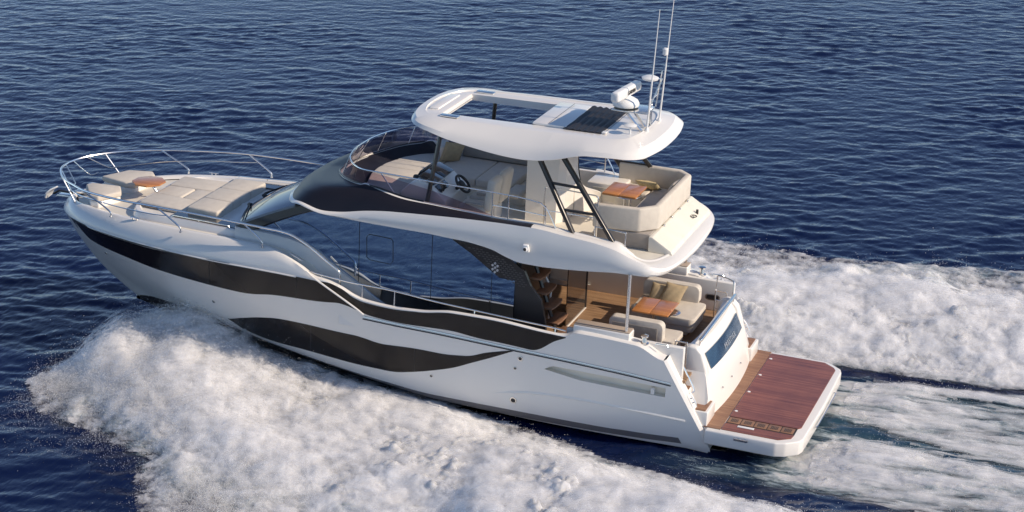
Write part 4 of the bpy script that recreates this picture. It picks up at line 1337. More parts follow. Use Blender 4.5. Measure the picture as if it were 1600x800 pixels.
g.tube([(4.5, -.2, 4.46), (5.0, -.2, 4.46)], .018, 6).tube([(4.72, -.42, 4.46), (4.72, .05, 4.46)], .018, 6)
g.build('support_ring', 'steel', ft)
for dy in (-.06, .06):
    MB().tube([(4.72 + dy, -.2, 3.74), (4.72 + dy, -.2, 4.5)], .03, 10).build('leg', 'steel', ft)
sc = thing('straw_pillow', (4.65, -1.35, 4.21), 'straw yellow pillow on starboard side of the U-shaped flybridge sofa', 'pillow')
MB().pillow((4.62, -1.42, 4.32), (.26, .0, .0), (.02, .16, .12), .07).build('pillow_cover', 'straw', sc)
sg2 = thing('grey_pillow', (4.02, -1.2, 4.21), 'pale grey pillow leaning in the aft corner of the U-shaped sofa', 'pillow')
MB().pillow((3.99, -1.15, 4.40), (.02, .24, .0), (-.10, .02, .2), .07).build('pillow_cover', 'fabric', sg2)

# cockpit sofas and table
ps = thing('cockpit_sofa', (3.9, .9, 1.38), 'beige cockpit sofa with ribbed back seen from behind, near the port post', 'sofa', 'cockpit sofas')
def rrect(x0, x1, y0, y1, r, n=5):
    o = []
    for cx, cy, a0 in ((x1 - r, y1 - r, 0), (x0 + r, y1 - r, 90), (x0 + r, y0 + r, 180), (x1 - r, y0 + r, 270)):
        for k in range(n + 1):
            a = R(a0 + 90 * k / n)
            o.append((cx + r * math.cos(a), cy + r * math.sin(a)))
    return o
MB().prism(rrect(3.05, 4.50, .56, 1.28, .09), 1.66, 1.83, .04).build('seat', 'fabric', ps, ang=50)
MB().prism(rrect(3.08, 4.48, .60, 1.26, .09), 1.50, 1.66, .03).build('seat_edge', 'fabric', ps, ang=50)
MB().prism(rrect(3.2, 4.4, .70, 1.2, .05), 1.38, 1.50, .02).build('base', 'gel', ps)
bk = MB().prism(rrect(3.32, 4.52, 1.72, 2.22, .12), 1.10, 1.32, .06, axis=1).build('backrest', 'fabric', ps, ang=50)
g = MB()
x = 3.44
while x < 4.42:
    g.bx(x, x + .022, 1.318, 1.332, 1.66, 2.10, .006, seg=2)
    x += .028
g.build('ribbed_panel', 'fabricd', bk)
ss = thing('cockpit_sofa', (3.9, -.7, 1.38), 'beige cockpit sofa on the starboard side holding two tan pillows', 'sofa', 'cockpit sofas')
MB().prism(rrect(3.02, 4.50, -1.22, -.10, .12), 1.66, 1.84, .05).build('seat', 'fabric', ss, ang=50)
MB().prism(rrect(3.06, 4.48, -1.18, -.16, .10), 1.50, 1.66, .03).build('seat_edge', 'fabric', ss, ang=50)
MB().prism(rrect(3.2, 4.4, -1.12, -.30, .05), 1.38, 1.50, .02).build('base', 'gel', ss)
MB().prism(rrect(3.20, 4.50, 1.78, 2.22, .12), -1.36, -1.14, .06, axis=1).build('backrest', 'fabric', ss, ang=50)
ct = thing('cockpit_table', (3.86, .06, 1.38), 'varnished orange teak table between the two cockpit sofas', 'table')
MB().bx(3.45, 3.86, -.38, .50, 2.05, 2.09, .012).build('tabletop', 'varn', ct)
MB().bx(3.865, 4.27, -.38, .50, 2.05, 2.09, .012).build('tabletop', 'varn', ct)
for x in (3.52, 4.22):
    MB().lathe((x, -.02, 1.97), [(.20, 0), (.21, .012), (.20, .02), (.16, .022), (.155, .012)], 24).build('drink_holder', 'steel', ct)
MB().tube([(3.86, .06, 1.38), (3.86, .06, 2.05)], .06, 14).lathe((3.86, .06, 1.38), [(.2, 0), (.2, .012), (.07, .03)], 20).build('leg', 'steel', ct)
p1 = thing('throw_pillow', (4.05, -1.05, 1.84), 'smaller tan pillow further from the stern on starboard cockpit sofa', 'pillow')
MB().pillow((4.10, -1.0, 2.0), (.19, .03, .02), (-.03, -.09, .19), .08).build('pillow_cover', 'sand', p1)
p2 = thing('throw_pillow', (3.75, -.98, 1.84), 'larger tan pillow nearer the stern on starboard cockpit sofa', 'pillow')
MB().pillow((3.76, -.97, 2.03), (.24, .04, .03), (-.07, -.10, .22), .09).build('pillow_cover', 'sand', p2)

# ================================================================== WATER
def fft_field(n, L, spec, seed, wind=None, spread=2.0):
    """tileable random height field, unit variance; spec(k) is the amplitude at wavenumber k"""
    r = np.random.default_rng(seed)
    k1 = np.fft.fftfreq(n, L / n) * 2 * np.pi
    kx, ky = np.meshgrid(k1, k1, indexing='ij')
    k = np.hypot(kx, ky)
    k[0, 0] = 1
    a = spec(k)
    if wind is not None:
        c = np.abs((kx * math.cos(wind) + ky * math.sin(wind)) / k)
        a = a * (c ** spread + .12)
    a[0, 0] = 0
    f = np.fft.ifft2(np.fft.fft2(r.standard_normal((n, n))) * a).real
    return f / f.std()


def sample(f, L, x, y):
    n = f.shape[0]
    u, v = (x / L * n) % n, (y / L * n) % n
    i, j = np.floor(u).astype(int), np.floor(v).astype(int)
    a, b = u - i, v - j
    i, j = i % n, j % n
    i2, j2 = (i + 1) % n, (j + 1) % n
    return (f[i, j] * (1 - a) * (1 - b) + f[i2, j] * a * (1 - b) + f[i, j2] * (1 - a) * b + f[i2, j2] * a * b)


WIND = R(-78)
LS = 48.0
def sea_spec(k):
    chop = np.exp(-.5 * (5.0 / k) ** 2) * k ** -1.75 * np.exp(-(k / 60) ** 2)
    roll = .030 * np.exp(-((k - 2.2) / 1.2) ** 2) + .020 * np.exp(-((k - .8) / .4) ** 2)
    return chop + roll


swell = fft_field(1024, LS, sea_spec, 3, WIND, 1.6)
frac = fft_field(1024, 30.0, lambda k: (k ** 2 + .7 ** 2) ** -.95, 5)             # lumps at every scale
fine = fft_field(1024, 12.0, lambda k: (k ** 2 + 6.0 ** 2) ** -.8, 6)             # small froth
blob = fft_field(512, 40.0, lambda k: np.exp(-(k / 2.2) ** 2), 8)                 # slow patches
smooth = lambda a, b, x: np.clip((x - a) / (b - a), 0, 1) ** 2 * (3 - 2 * np.clip((x - a) / (b - a), 0, 1))


def sea_h(x, y):
    far = np.clip(np.hypot(x - 5, y) / 70, 0, 1)
    return .0165 * sample(swell, LS, x, y) * (1 - far) ** .5 * .9 * np.clip(1 + .30 * sample(blob, 40, x * .35 + 5, y * .35), .35, 1.9)


# wake described in the boat's track: |y| of the inner and outer edge of each foam ridge, crest height
yin = pchip([-40, -12, -4, -.35, 1, 2.5, 3.8, 5.2, 6.9, 8.9, 12, 14.5, 15.3, 16.2, 17.2], [6.6, 5.7, 4.9, 4.6, 4.25, 3.8, 3.35, 2.95, 2.4, 1.9, 1.4, .9, .7, .95, 3.4])
yout = pchip([-40, -12, -3, 0, 3, 6, 9, 11.5, 13, 14.5, 16, 17.2], [12.5, 10.9, 9.8, 9.5, 9.5, 9.5, 9.2, 7.5, 5.8, 4.9, 4.5, 4.2])
yins = pchip([-40, -12, -4, -.35, 1, 2.5, 3.8, 5.2, 6.9, 8.9, 12, 14.5, 15.3, 16.2, 17.2], [5.0, 4.2, 3.55, 3.5, 3.4, 3.2, 2.85, 2.6, 2.25, 1.9, 1.4, 1.0, 1.1, 2.6, 4.0])
crest_h = pchip([-40, -12, -4, 0, 4, 7, 9, 11, 13, 14.6, 15.6, 16.4, 17.2], [.3, .5, .62, .66, .60, .40, .34, .42, .55, .72, .68, .42, .1])


def wake(x, y):
    """foam cover 0..1 and height above the sea at world x, y"""
    ay = np.abs(y)
    port = y > 0
    wob = .35 * sample(frac, 30, x * 1.0, y * 1.0)
    yi = np.where(port, yin(x), yins(x)) + .22 * wob
    yo = yout(x) + 2.1 * wob
    w = np.maximum(yo - yi, .3)
    s = (ay - yi) / w
    inx = smooth(17.3, 16.4, x)
    cover = smooth(-.03, .07, s) * smooth(1.12, .60, s) * inx * (1 - .30 * smooth(13.5, 16.5, x))
    # the sheet is highest close to the hull forward, in mid ridge further aft
    fwd = smooth(6, 12, x)
    prof_f = smooth(-.20, .08, s) * (1 - .45 * smooth(.15, 1.0, s)) * smooth(1.1, .62, s)
    prof_a = smooth(-.02, .35, s) * smooth(1.08, .55, s)
    h = crest_h(x) * (fwd * prof_f + (1 - fwd) * prof_a) * inx
    # wash from the propellers behind the platform
    bx = smooth(1.6, -.6, x)
    half = 2.55 + .055 * np.clip(-x, 0, 40)
    e = ay / half
    st = sample(frac, 30, x * .22 + 7, y * 1.0 + 3)
    c1 = np.exp(-((y - (1.5 + .09 * np.clip(-x, 0, 30))) / (.75 + .05 * np.clip(-x, 0, 30))) ** 2)      # port screw
    c2 = np.exp(-((y + (1.5 + .05 * np.clip(-x, 0, 30))) / (.62 + .04 * np.clip(-x, 0, 30))) ** 2)      # starboard screw
    c3 = np.exp(-((y + half * 1.04) / .22) ** 2) * .95                                                   # bright outer edge
    c4 = np.exp(-((y - half * 1.08) / .35) ** 2) * .5
    st2 = sample(fine, 12, x * .12, y * 1.1 + 2)
    xm = np.clip(-x, 0, 40)
    lane = .75 * np.exp(-((y + .35 - .30 * xm) / (.26 + .05 * xm)) ** 2) * smooth(-9, -1, x) + .42 * smooth(-.6, -3.5, x) * np.exp(-((y + 1.1 + .05 * xm) / .65) ** 2)
    mid_c = (.80 * c1 + .45 * c2 + .9 * c3 + .7 * c4 + .20 * st + .22 * st2 + .26 - lane)
    wash = bx * np.clip(mid_c, .03, 1) * smooth(1.32, 1.02, e)
    hw = bx * (.26 * c1 + .14 * c2 + .12 * c3) * smooth(.6, -1.5, x) - .10 * smooth(3.2, -.5, x) * smooth(1.35, .9, e)
    # hollow water beside the hull aft
    tr_ = -.10 * smooth(9, 5, x) * smooth(-8, -1, x) * np.exp(-((ay - 3.1) / .7) ** 2)
    streak = .30 * smooth(4.0, 1.0, x) * smooth(-7, -1.5, x) * np.exp(-((y - 2.75) / .38) ** 2)
    return np.clip(np.maximum(np.maximum(cover, wash), streak), 0, 1), h + hw + tr_, np.maximum(bx * smooth(1.3, .9, e) * .8, streak)


def axis_lines(lo, hi, step, far, grow=1.09):
    a = list(np.arange(lo, hi + 1e-6, step))
    d, p = step, a[-1]
    up_ = []
    while p < far:
        d *= grow; p += d; up_.append(p)
    d, p = step, a[0]
    dn = []
    while p > -far:
        d *= grow; p -= d; dn.append(p)
    return np.array(dn[::-1] + a + up_)


def grid_mesh(name, X, Y, Z, keep=None):
    nx, ny = X.shape
    idx = np.arange(nx * ny).reshape(nx, ny)
    F = np.stack([idx[:-1, :-1], idx[1:, :-1], idx[1:, 1:], idx[:-1, 1:]], -1).reshape(-1, 4)
    V = np.stack([X.ravel(), Y.ravel(), Z.ravel()], 1)
    used = None
    if keep is not None:
        F = F[keep.reshape(-1)]
        used, inv = np.unique(F, return_inverse=True)
        F = inv.reshape(-1, 4)
        V = V[used]
    me = bpy.data.meshes.new(name)
    me.vertices.add(len(V)); me.vertices.foreach_set('co', V.astype(np.float32).ravel())
    me.loops.add(F.size); me.loops.foreach_set('vertex_index', F.astype(np.int32).ravel())
    me.polygons.add(len(F)); me.polygons.foreach_set('loop_start', np.arange(0, F.size, 4, dtype=np.int32))
    me.update(calc_edges=True)
    me.validate()
    me.shade_smooth()
    return me, used


def attr(me, name, vals):
    a = me.attributes.new(name, 'FLOAT', 'POINT')
    a.data.foreach_set('value', vals.astype(np.float32).ravel())


# --- sea
gx = axis_lines(-9, 42, .085, 6000)
gy = axis_lines(-50, 13, .085, 6000)
X, Y = np.meshgrid(gx, gy, indexing='ij')
C, H, Tq = wake(X, Y)
Z = sea_h(X, Y) + np.minimum(H, 0) - .05 * smooth(.12, .4, C)
ins = (X > 1.7) & (X < 16.2) & (np.abs(Y) < 1.9 * np.clip((17.5 - X) / 6, 0, 1))
Z = np.where(ins, Z - .5, Z)
me, _ = grid_mesh('sea', X, Y, Z)
attr(me, 'aerated', np.clip(Tq + .5 * C, 0, 1))
sea = bpy.data.objects.new('sea', me)
sea['kind'] = 'structure'
COL.objects.link(sea)

wm = bpy.data.materials.new('sea_water')
wm.use_nodes = True
t = wm.node_tree
b = t.nodes['Principled BSDF']
b.inputs['Roughness'].default_value = .12
b.inputs['IOR'].default_value = 1.333
b.inputs['Specular Tint'].default_value = (.44, .50, 1, 1)
tc = t.nodes.new('ShaderNodeTexCoord')
at = t.nodes.new('ShaderNodeAttribute'); at.attribute_name = 'aerated'
mx = t.nodes.new('ShaderNodeMix'); mx.data_type = 'RGBA'
mx.inputs[6].default_value = (.0035, .009, .042, 1)
mx.inputs[7].default_value = (.05, .125, .15, 1)
nz = t.nodes.new('ShaderNodeTexNoise'); nz.inputs['Scale'].default_value = 1.1; nz.inputs['Detail'].default_value = 6
t.links.new(tc.outputs['Object'], nz.inputs['Vector'])
mm = t.nodes.new('ShaderNodeMath'); mm.operation = 'MULTIPLY'
t.links.new(at.outputs['Fac'], mm.inputs[0]); t.links.new(nz.outputs['Fac'], mm.inputs[1])
t.links.new(mm.outputs[0], mx.inputs[0]); t.links.new(mx.outputs[2], b.inputs['Base Color'])
mp_ = t.nodes.new('ShaderNodeMapping'); mp_.inputs['Rotation'].default_value = (0, 0, -WIND); mp_.inputs['Scale'].default_value = (1.0, .45, 1)
t.links.new(tc.outputs['Object'], mp_.inputs['Vector'])
n1 = t.nodes.new('ShaderNodeTexNoise'); n1.inputs['Scale'].default_value = 7.5; n1.inputs['Detail'].default_value = 5; n1.inputs['Distortion'].default_value = .4
t.links.new(mp_.outputs[0], n1.inputs['Vector'])
bp = t.nodes.new('ShaderNodeBump'); bp.inputs['Strength'].default_value = .45; bp.inputs['Distance'].default_value = .04
t.links.new(n1.outputs['Fac'], bp.inputs['Height']); t.links.new(bp.outputs[0], b.inputs['Normal'])
me.materials.append(wm)

# --- foam sheet with lumps
gx = np.arange(-13, 17.6, .05)
gy = np.arange(-13, 13.2, .05)
X, Y = np.meshgrid(gx, gy, indexing='ij')
C, H, Tq = wake(X, Y)
lump = sample(frac, 30, X, Y)
lump2 = sample(fine, 12, X * 1.0, Y * 1.0)
ridge = np.abs(sample(frac, 30, X * 1.9 + 11, Y * 1.9 + 4))
body = smooth(.25, .9, C) * np.clip(H / .5, .25, 1.3)
Zf = sea_h(X, Y) + H + body * (.06 * sample(blob, 40, X * 1.3 + .5 * Y, Y * .9) + .045 * sample(frac, 30, X * 1.5 + .7 * np.abs(Y), Y * 1.9) + .032 * lump2 + .018 * sample(fine, 12, X * 2.1, Y * 2.1)) + .022 * C * lump2 + .016 * C * sample(fine, 12, X * .8, Y * 2.4) + .02
Zf = np.maximum(Zf, sea_h(X, Y) + np.minimum(H, 0) + .012)
bo = np.stack([X, Y, Zf], -1) @ RB          # boat frame
inside_hull = (bo[..., 0] > 2.0) & (bo[..., 0] < 16.6)
tq_ = np.clip((bo[..., 0] - 1.9) / 15.0, 0, 1)
yh = 2.30 * (1 - tq_ ** 3.1) ** .95
inside_hull &= np.abs(bo[..., 1]) < yh - .12
under = (bo[..., 0] > -.1) & (bo[..., 0] < 2.2) & (np.abs(bo[..., 1]) < 2.4)
Zf = np.where(under, np.minimum(Zf, .10 + .02 * lump2), Zf)
keep = ((C > .06) | ((X < .5) & (np.abs(Y) < 4) & (C > .005))) & ~inside_hull
kq = keep[:-1, :-1] & keep[1:, :-1] & keep[1:, 1:] & keep[:-1, 1:]
me, used = grid_mesh('wake_foam', X, Y, Zf, kq)
attr(me, 'cover', C.ravel()[used])
foam = bpy.data.objects.new('wake_foam', me)
foam['kind'] = 'stuff'
foam['label'] = 'white churned wake foam spreading from the hull and behind the stern'
foam['category'] = 'foam'
COL.objects.link(foam)
fm = bpy.data.materials.new('foam')
fm.use_nodes = True
t = fm.node_tree
L_ = t.links.new
b = t.nodes['Principled BSDF']
o_ = t.nodes['Material Output']
b.inputs['Roughness'].default_value = .75
b.inputs['Specular IOR Level'].default_value = .3
b.inputs['Subsurface Weight'].default_value = 1.0
b.inputs['Subsurface Radius'].default_value = (.09, .092, .10)
b.inputs['Subsurface Scale'].default_value = 1.0
at = t.nodes.new('ShaderNodeAttribute'); at.attribute_name = 'cover'
tc = t.nodes.new('ShaderNodeTexCoord')
mp_ = t.nodes.new('ShaderNodeMapping'); mp_.inputs['Scale'].default_value = (.27, 1, .6)
L_(tc.outputs['Object'], mp_.inputs['Vector'])
n1 = t.nodes.new('ShaderNodeTexNoise'); n1.inputs['Scale'].default_value = 5.0; n1.inputs['Detail'].default_value = 12; n1.inputs['Roughness'].default_value = .76; n1.inputs['Distortion'].default_value = .5
L_(mp_.outputs[0], n1.inputs['Vector'])
vo = t.nodes.new('ShaderNodeTexVoronoi'); vo.feature = 'DISTANCE_TO_EDGE'; vo.inputs['Scale'].default_value = 3.2
nd = t.nodes.new('ShaderNodeTexNoise'); nd.inputs['Scale'].default_value = 3; nd.inputs['Detail'].default_value = 5
L_(mp_.outputs[0], nd.inputs['Vector'])
va_ = t.nodes.new('ShaderNodeVectorMath'); va_.operation = 'MULTIPLY_ADD'; va_.inputs[1].default_value = (.5, .5, .5)
L_(nd.outputs['Color'], va_.inputs[0]); L_(mp_.outputs[0], va_.inputs[2]); L_(va_.outputs[0], vo.inputs['Vector'])
# alpha: cover + (noise - .5) * k, lacier where thin
ml = t.nodes.new('ShaderNodeMath'); ml.operation = 'MULTIPLY_ADD'; ml.inputs[1].default_value = 3.6; ml.inputs[2].default_value = -1.95
L_(n1.outputs['Fac'], ml.inputs[0])
m2 = t.nodes.new('ShaderNodeMath'); m2.operation = 'MULTIPLY_ADD'; m2.inputs[1].default_value = 1.75
L_(at.outputs['Fac'], m2.inputs[0]); L_(ml.outputs[0], m2.inputs[2])
m3 = t.nodes.new('ShaderNodeMath'); m3.operation = 'MULTIPLY_ADD'; m3.inputs[1].default_value = -.12
L_(vo.outputs['Distance'], m3.inputs[0]); L_(m2.outputs[0], m3.inputs[2])
mr = t.nodes.new('ShaderNodeMapRange'); mr.interpolation_type = 'SMOOTHSTEP'
mr.inputs[1].default_value, mr.inputs[2].default_value = -.05, .95
L_(m3.outputs[0], mr.inputs[0])
mc = t.nodes.new('ShaderNodeMapRange'); mc.inputs[1].default_value, mc.inputs[2].default_value = .3, 1.1
L_(m3.outputs[0], mc.inputs[0])
mx = t.nodes.new('ShaderNodeMix'); mx.data_type = 'RGBA'
mx.inputs[6].default_value = (.40, .56, .62, 1); mx.inputs[7].default_value = (.95, .95, .955, 1)
L_(mc.outputs[0], mx.inputs[0]); L_(mx.outputs[2], b.inputs['Base Color'])
n2 = t.nodes.new('ShaderNodeTexNoise'); n2.inputs['Scale'].default_value = 20; n2.inputs['Detail'].default_value = 10; n2.inputs['Roughness'].default_value = .7
L_(tc.outputs['Object'], n2.inputs['Vector'])
bp = t.nodes.new('ShaderNodeBump'); bp.inputs['Strength'].default_value = .8; bp.inputs['Distance'].default_value = .04
L_(n2.outputs['Fac'], bp.inputs['Height']); L_(bp.outputs[0], b.inputs['Normal'])
trl = t.nodes.new('ShaderNodeBsdfTranslucent'); trl.inputs[0].default_value = (.97, .98, 1, 1)
L_(bp.outputs[0], trl.inputs['Normal'])
ms = t.nodes.new('ShaderNodeMixShader'); ms.inputs[0].default_value = .4
L_(b.outputs[0], ms.inputs[1]); L_(trl.outputs[0], ms.inputs[2])
tp_ = t.nodes.new('ShaderNodeBsdfTransparent')
ma = t.nodes.new('ShaderNodeMixShader')
L_(mr.outputs[0], ma.inputs[0]); L_(tp_.outputs[0], ma.inputs[1]); L_(ms.outputs[0], ma.inputs[2])
L_(ma.outputs[0], o_.inputs[0])
me.materials.append(fm)

# --- spray: real droplets, each a tiny tetrahedron
dm = mat('spray_droplets', (.97, .97, .97), .6)
t = dm.node_tree
trl = t.nodes.new('ShaderNodeBsdfTranslucent'); trl.inputs[0].default_value = (1, 1, 1, 1)
ms = t.nodes.new('ShaderNodeMixShader'); ms.inputs[0].default_value = .55
t.links.new(t.nodes['Principled BSDF'].outputs[0], ms.inputs[1]); t.links.new(trl.outputs[0], ms.inputs[2])
t.links.new(ms.outputs[0], t.nodes['Material Output'].inputs[0])
TET = np.array([[1, 1, 1], [1, -1, -1], [-1, 1, -1], [-1, -1, 1]]) / math.sqrt(3)
TFF = np.array([[0, 1, 2], [0, 3, 1], [0, 2, 3], [1, 3, 2]])


def droplets(name, P, r, label):
    n = len(P)
    q = rng.standard_normal((256, 4)); q /= np.linalg.norm(q, axis=1, keepdims=True)
    w, x, y, z = q.T
    Rm = np.stack([1 - 2 * (y * y + z * z), 2 * (x * y - z * w), 2 * (x * z + y * w), 2 * (x * y + z * w), 1 - 2 * (x * x + z * z), 2 * (y * z - x * w), 2 * (x * z - y * w), 2 * (y * z + x * w), 1 - 2 * (x * x + y * y)], 1).reshape(-1, 3, 3)
    tv = np.einsum('nij,kj->nki', Rm, TET)[rng.integers(0, 256, n)]
    V = (P[:, None, :] + tv * r[:, None, None]).reshape(-1, 3)
    F = (np.arange(n)[:, None, None] * 4 + TFF[None]).reshape(-1, 3)
    me = bpy.data.meshes.new(name)
    me.vertices.add(len(V)); me.vertices.foreach_set('co', V.astype(np.float32).ravel())
    me.loops.add(F.size); me.loops.foreach_set('vertex_index', F.astype(np.int32).ravel())
    me.polygons.add(len(F)); me.polygons.foreach_set('loop_start', np.arange(0, F.size, 3, dtype=np.int32))
    me.update(calc_edges=True)
    me.materials.append(dm)
    o = bpy.data.objects.new(name, me)
    o['kind'], o['label'], o['category'] = 'stuff', label, 'spray'
    COL.objects.link(o)
    return o


def scatter(n, x0, x1, side, hfun, dens):
    x = rng.uniform(x0, x1, n)
    s = rng.uniform(-.06, 1.16, n)
    yi, yo = yin(x), yout(x)
    y = (yi + s * (yo - yi))
    C, H, _ = wake(x, y * side)
    k = rng.random(n) < dens(x, s, y)
    x, y, s, H = x[k], y[k], s[k], H[k]
    up = hfun(x, s, len(x))
    z = sea_h(x, y) + np.maximum(H, 0) * 1.0 + up
    return np.stack([x, y * side, z], 1)


def clump(x, y, k=1.0):
    return np.clip(.5 + .55 * sample(frac, 30, x * k + 2, y * k + 9), 0, 1)


# the spray above the foam: torn veils of water one above the other, thinner and more ragged with height
NL = 6


def veil(side):
    gx = np.arange(-10, 18.8, .085)
    ay = np.arange(.5, 13.0, .085)
    X, A = np.meshgrid(gx, ay, indexing='ij')
    Y = A * side
    C, H, _ = wake(X, Y)
    yi = (yin if side > 0 else yins)(np.minimum(X, 17.2))
    yo = yout(np.minimum(X, 17.2))
    s = (A - yi) / np.maximum(yo - yi, .4)
    tk = pchip([-10, 0, 5, 8, 10, 12, 14.5, 16.2, 17.0, 17.6, 18.6], [.22, .24, .20, .20, .28, .44, .62, .55, .2, .0, .0])(X)
    T = tk * smooth(-.08, .14, s) * smooth(1.36, .55, s) * (1 + .20 * sample(blob, 40, X * 1.6, Y * 1.6) + .16 * sample(frac, 30, X * 1.7, Y * 1.7))
    on = T > .02
    keep = on[:-1, :-1] & on[1:, :-1] & on[1:, 1:] & on[:-1, 1:]
    nx, ny = X.shape
    idx = np.arange(nx * ny).reshape(nx, ny)
    F0 = np.stack([idx[:-1, :-1], idx[1:, :-1], idx[1:, 1:], idx[:-1, 1:]], -1)[keep]
    used, inv = np.unique(F0, return_inverse=True)
    F0 = inv.reshape(-1, 4)
    V, F, Lv, Ed = [], [], [], []
    base = (sea_h(X, Y) + np.maximum(H, 0)).ravel()[used]
    x_, y_, t_ = X.ravel()[used], Y.ravel()[used], T.ravel()[used]
    full = (tk.ravel()[used])
    for k in range(NL):
        lv = (k + .5) / NL
        dx = .05 * sample(fine, 12, x_ + 3.1 * k, y_) * lv
        V.append(np.stack([x_ + dx, y_ + dx * .7, base + .03 + t_ * lv], 1))
        F.append(F0 + k * len(used))
        Lv.append(np.full(len(used), lv))
        Ed.append(np.clip(t_ / full, 0, 1.2))
    V, F, Lv, Ed = np.concatenate(V), np.concatenate(F), np.concatenate(Lv), np.concatenate(Ed)
    me = bpy.data.meshes.new('spray_veil')
    me.vertices.add(len(V)); me.vertices.foreach_set('co', V.astype(np.float32).ravel())
    me.loops.add(F.size); me.loops.foreach_set('vertex_index', F.astype(np.int32).ravel())
    me.polygons.add(len(F)); me.polygons.foreach_set('loop_start', np.arange(0, F.size, 4, dtype=np.int32))
    me.update(calc_edges=True)
    me.shade_smooth()
    attr(me, 'lev', Lv); attr(me, 'full', Ed)
    o = bpy.data.objects.new('spray_veil', me)
    o['kind'], o['category'] = 'stuff', 'spray'
    o['label'] = 'torn white spray hanging over the %s wake ridge' % ('near' if side > 0 else 'far')
    COL.objects.link(o)
    me.materials.append(vm)


vm = bpy.data.materials.new('torn_spray')
vm.use_nodes = True
t = vm.node_tree
t.nodes.clear()
L_ = t.links.new
def N_(ty, **k):
    n = t.nodes.new(ty)
    for a, b_ in k.items():
        setattr(n, a, b_)
    return n
o_ = N_('ShaderNodeOutputMaterial')
tc = N_('ShaderNodeTexCoord')
av = N_('ShaderNodeAttribute', attribute_name='lev')
af = N_('ShaderNodeAttribute', attribute_name='full')
mp_ = N_('ShaderNodeMapping'); mp_.inputs['Scale'].default_value = (1.0, 1.0, 1.6)
L_(tc.outputs['Object'], mp_.inputs['Vector'])
n1 = N_('ShaderNodeTexNoise'); n1.inputs['Scale'].default_value = 2.6; n1.inputs['Detail'].default_value = 12; n1.inputs['Roughness'].default_value = .74; n1.inputs['Distortion'].default_value = .3
L_(mp_.outputs[0], n1.inputs['Vector'])
# threshold rises with height and towards the rim
a1 = N_('ShaderNodeMath', operation='MULTIPLY_ADD'); a1.inputs[1].default_value = -.30; a1.inputs[2].default_value = -.18
L_(av.outputs['Fac'], a1.inputs[0])
a2 = N_('ShaderNodeMath', operation='ADD'); L_(n1.outputs['Fac'], a2.inputs[0]); L_(a1.outputs[0], a2.inputs[1])
a3 = N_('ShaderNodeMath', operation='MULTIPLY_ADD'); a3.inputs[1].default_value = .16
L_(af.outputs['Fac'], a3.inputs[0]); L_(a2.outputs[0], a3.inputs[2])
a4 = N_('ShaderNodeMath', operation='SUBTRACT'); a4.inputs[1].default_value = .16; L_(a3.outputs[0], a4.inputs[0])
mr = N_('ShaderNodeMapRange', interpolation_type='SMOOTHSTEP')
mr.inputs[1].default_value, mr.inputs[2].default_value = .02, .32
mr.inputs[3].default_value, mr.inputs[4].default_value = 0, .78
L_(a4.outputs[0], mr.inputs[0])
df = N_('ShaderNodeBsdfDiffuse'); df.inputs[0].default_value = (.99, .99, .995, 1)
tl = N_('ShaderNodeBsdfTranslucent'); tl.inputs[0].default_value = (.99, .99, .995, 1)
ms = N_('ShaderNodeMixShader'); ms.inputs[0].default_value = .5
L_(df.outputs[0], ms.inputs[1]); L_(tl.outputs[0], ms.inputs[2])
tr_s = N_('ShaderNodeBsdfTransparent')
ma = N_('ShaderNodeMixShader')
L_(mr.outputs[0], ma.inputs[0]); L_(tr_s.outputs[0], ma.inputs[1]); L_(ms.outputs[0], ma.inputs[2])
L_(ma.outputs[0], o_.inputs[0])
veil(1)
veil(-1)


def wash_veil():
    gx = np.arange(-10, .05, .07)
    gy = np.arange(-4.6, 4.6, .07)
    X, Y = np.meshgrid(gx, gy, indexing='ij')
    C, H, _ = wake(X, Y)
    lim = smooth(4.1, 3.2, np.abs(Y)) * smooth(-.05, -1.6, X)
    T = .15 * C ** 1.3 * lim * (1 + .3 * sample(frac, 30, X * .7, Y * 2.2))
    on = T > .002
    keep = on[:-1, :-1] & on[1:, :-1] & on[1:, 1:] & on[:-1, 1:]
    idx = np.arange(X.size).reshape(X.shape)
    F0 = np.stack([idx[:-1, :-1], idx[1:, :-1], idx[1:, 1:], idx[:-1, 1:]], -1)[keep]
    used, inv = np.unique(F0, return_inverse=True)
    F0 = inv.reshape(-1, 4)
    base = (sea_h(X, Y) + H).ravel()[used] + .03
    x_, y_, t_ = X.ravel()[used], Y.ravel()[used], T.ravel()[used]
    V, F, Lv = [], [], []
    for k in range(4):
        lv = (k + .5) / 4
        V.append(np.stack([x_, y_, base + t_ * lv], 1)); F.append(F0 + k * len(used)); Lv.append(np.full(len(used), lv))
    V, F, Lv = np.concatenate(V), np.concatenate(F), np.concatenate(Lv)
    me = bpy.data.meshes.new('stern_wash')
    me.vertices.add(len(V)); me.vertices.foreach_set('co', V.astype(np.float32).ravel())
    me.loops.add(F.size); me.loops.foreach_set('vertex_index', F.astype(np.int32).ravel())
    me.polygons.add(len(F)); me.polygons.foreach_set('loop_start', np.arange(0, F.size, 4, dtype=np.int32))
    me.update(calc_edges=True)
    me.shade_smooth()
    attr(me, 'lev', Lv); attr(me, 'full', np.clip(np.tile((C * 1.1 * (.25 + .75 * lim)).ravel()[used], 4), 0, 1.1))
    o = bpy.data.objects.new('stern_wash', me)
    o['kind'], o['category'] = 'stuff', 'wash'
    o['label'] = 'streaky white propeller wash trailing behind the bathing platform'
    COL.objects.link(o)
    v2 = vm.copy()
    v2.name = 'streaked_spray'
    for n in v2.node_tree.nodes:
        if n.type == 'MAPPING':
            n.inputs['Scale'].default_value = (.34, 1.35, 1.6)
    me.materials.append(v2)


wash_veil()

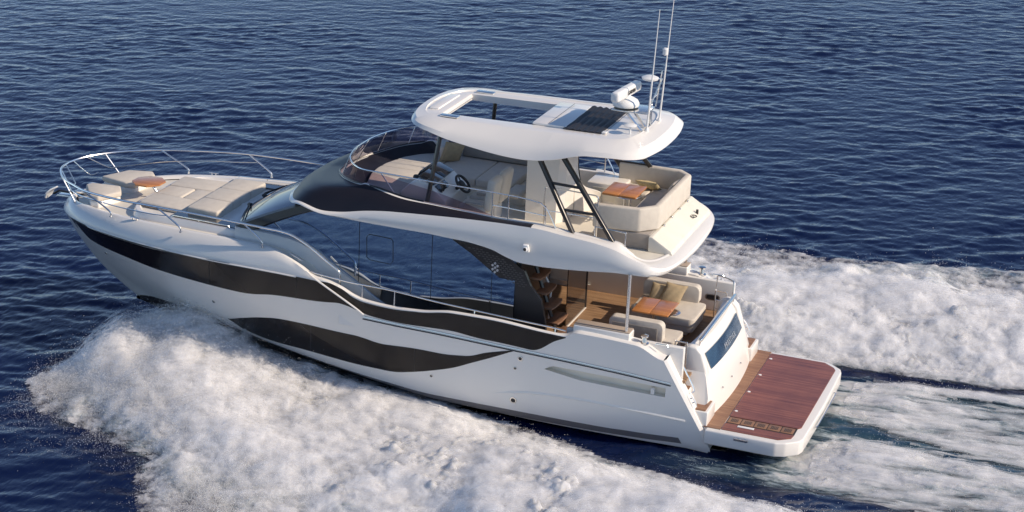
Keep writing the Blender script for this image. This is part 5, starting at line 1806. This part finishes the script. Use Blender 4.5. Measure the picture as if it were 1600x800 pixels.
# bow spray on both sides: thick cloud around the sheet, thinning upwards and outwards
parts = []
for side, N in ((1, 900000), (-1, 100000)):
    P = scatter(N, 5.5, 17.3, side,
                lambda x, s, n: rng.exponential(.17 * np.clip((x - 3) / 8, .15, 1.0), n) - .05,
                lambda x, s, y: np.maximum(.22, smooth(.5, .85, s) * smooth(1.18, .9, s)) * smooth(17.4, 15.5, x) * smooth(5, 9, x) * clump(x, y, 1.6) ** 2)
    P += rng.normal(0, .05, P.shape)
    parts.append(P)
# ragged outer fringe thrown ahead of the sheet and beyond its edge
for side, N in ((1, 90000), (-1, 30000)):
    x = rng.uniform(8.5, 17.4, N)
    yo = yout(x)
    d = rng.exponential(.55, N) - .6
    y = yo + d
    k = rng.random(N) < clump(x, y, 1.4) ** 2 * smooth(17.6, 16.2, x)
    x, y, d = x[k], y[k], d[k]
    z = .02 + rng.exponential(.16, len(x)) * smooth(2.2, -.4, d)
    parts.append(np.stack([x, y * side, z], 1))
P = np.concatenate(parts)
bq = P @ RB
tq_ = np.clip((bq[:, 0] - 1.9) / 15.0, 0, 1)
ok = np.abs(bq[:, 1]) > 2.30 * (1 - tq_ ** 3.1) ** .95 + .06
P = P[ok]
droplets('bow_spray', P, .0035 + .0075 * rng.random(len(P)) ** 2.5, 'cloud of white bow spray thrown up beside the black-banded hull')

parts = []
for side, N in ((1, 150000), (-1, 150000)):
    P = scatter(N, -9, 7, side,
                lambda x, s, n: rng.exponential(.07, n) - .01,
                lambda x, s, y: smooth(1.15, .7, s) * clump(x, y, 1.7) ** 2.2)
    parts.append(P)
    x = rng.uniform(-9, 7, 30000)
    y = (yout(x) + rng.normal(-.1, .5, len(x)))
    k = rng.random(len(x)) < clump(x, y, 2) ** 3
    x, y = x[k], y[k]
    C, H, _ = wake(x, y * side)
    parts.append(np.stack([x, y * side, np.maximum(H, 0) + .02 + rng.exponential(.13, len(x))], 1))
x = rng.uniform(-7, 2.2, 60000)
y = rng.uniform(-4.3, 4.6, len(x))
C, H, _ = wake(x, y)
k = (rng.random(len(x)) < (.15 + .6 * C) * clump(x, y, 2) ** 2) & ~((x > -.3) & (np.abs(y) < 2.5))
parts.append(np.stack([x, y, H + .03 + rng.exponential(.06, len(x))], 1)[k])
P = np.concatenate(parts)
bq = P @ RB
P = P[~((bq[:, 0] > -.1) & (np.abs(bq[:, 1]) < 2.45))]
droplets('wake_spray', P, .0035 + .009 * rng.random(len(P)) ** 2.5, 'fine white droplets flying off the wake crests behind the stern')
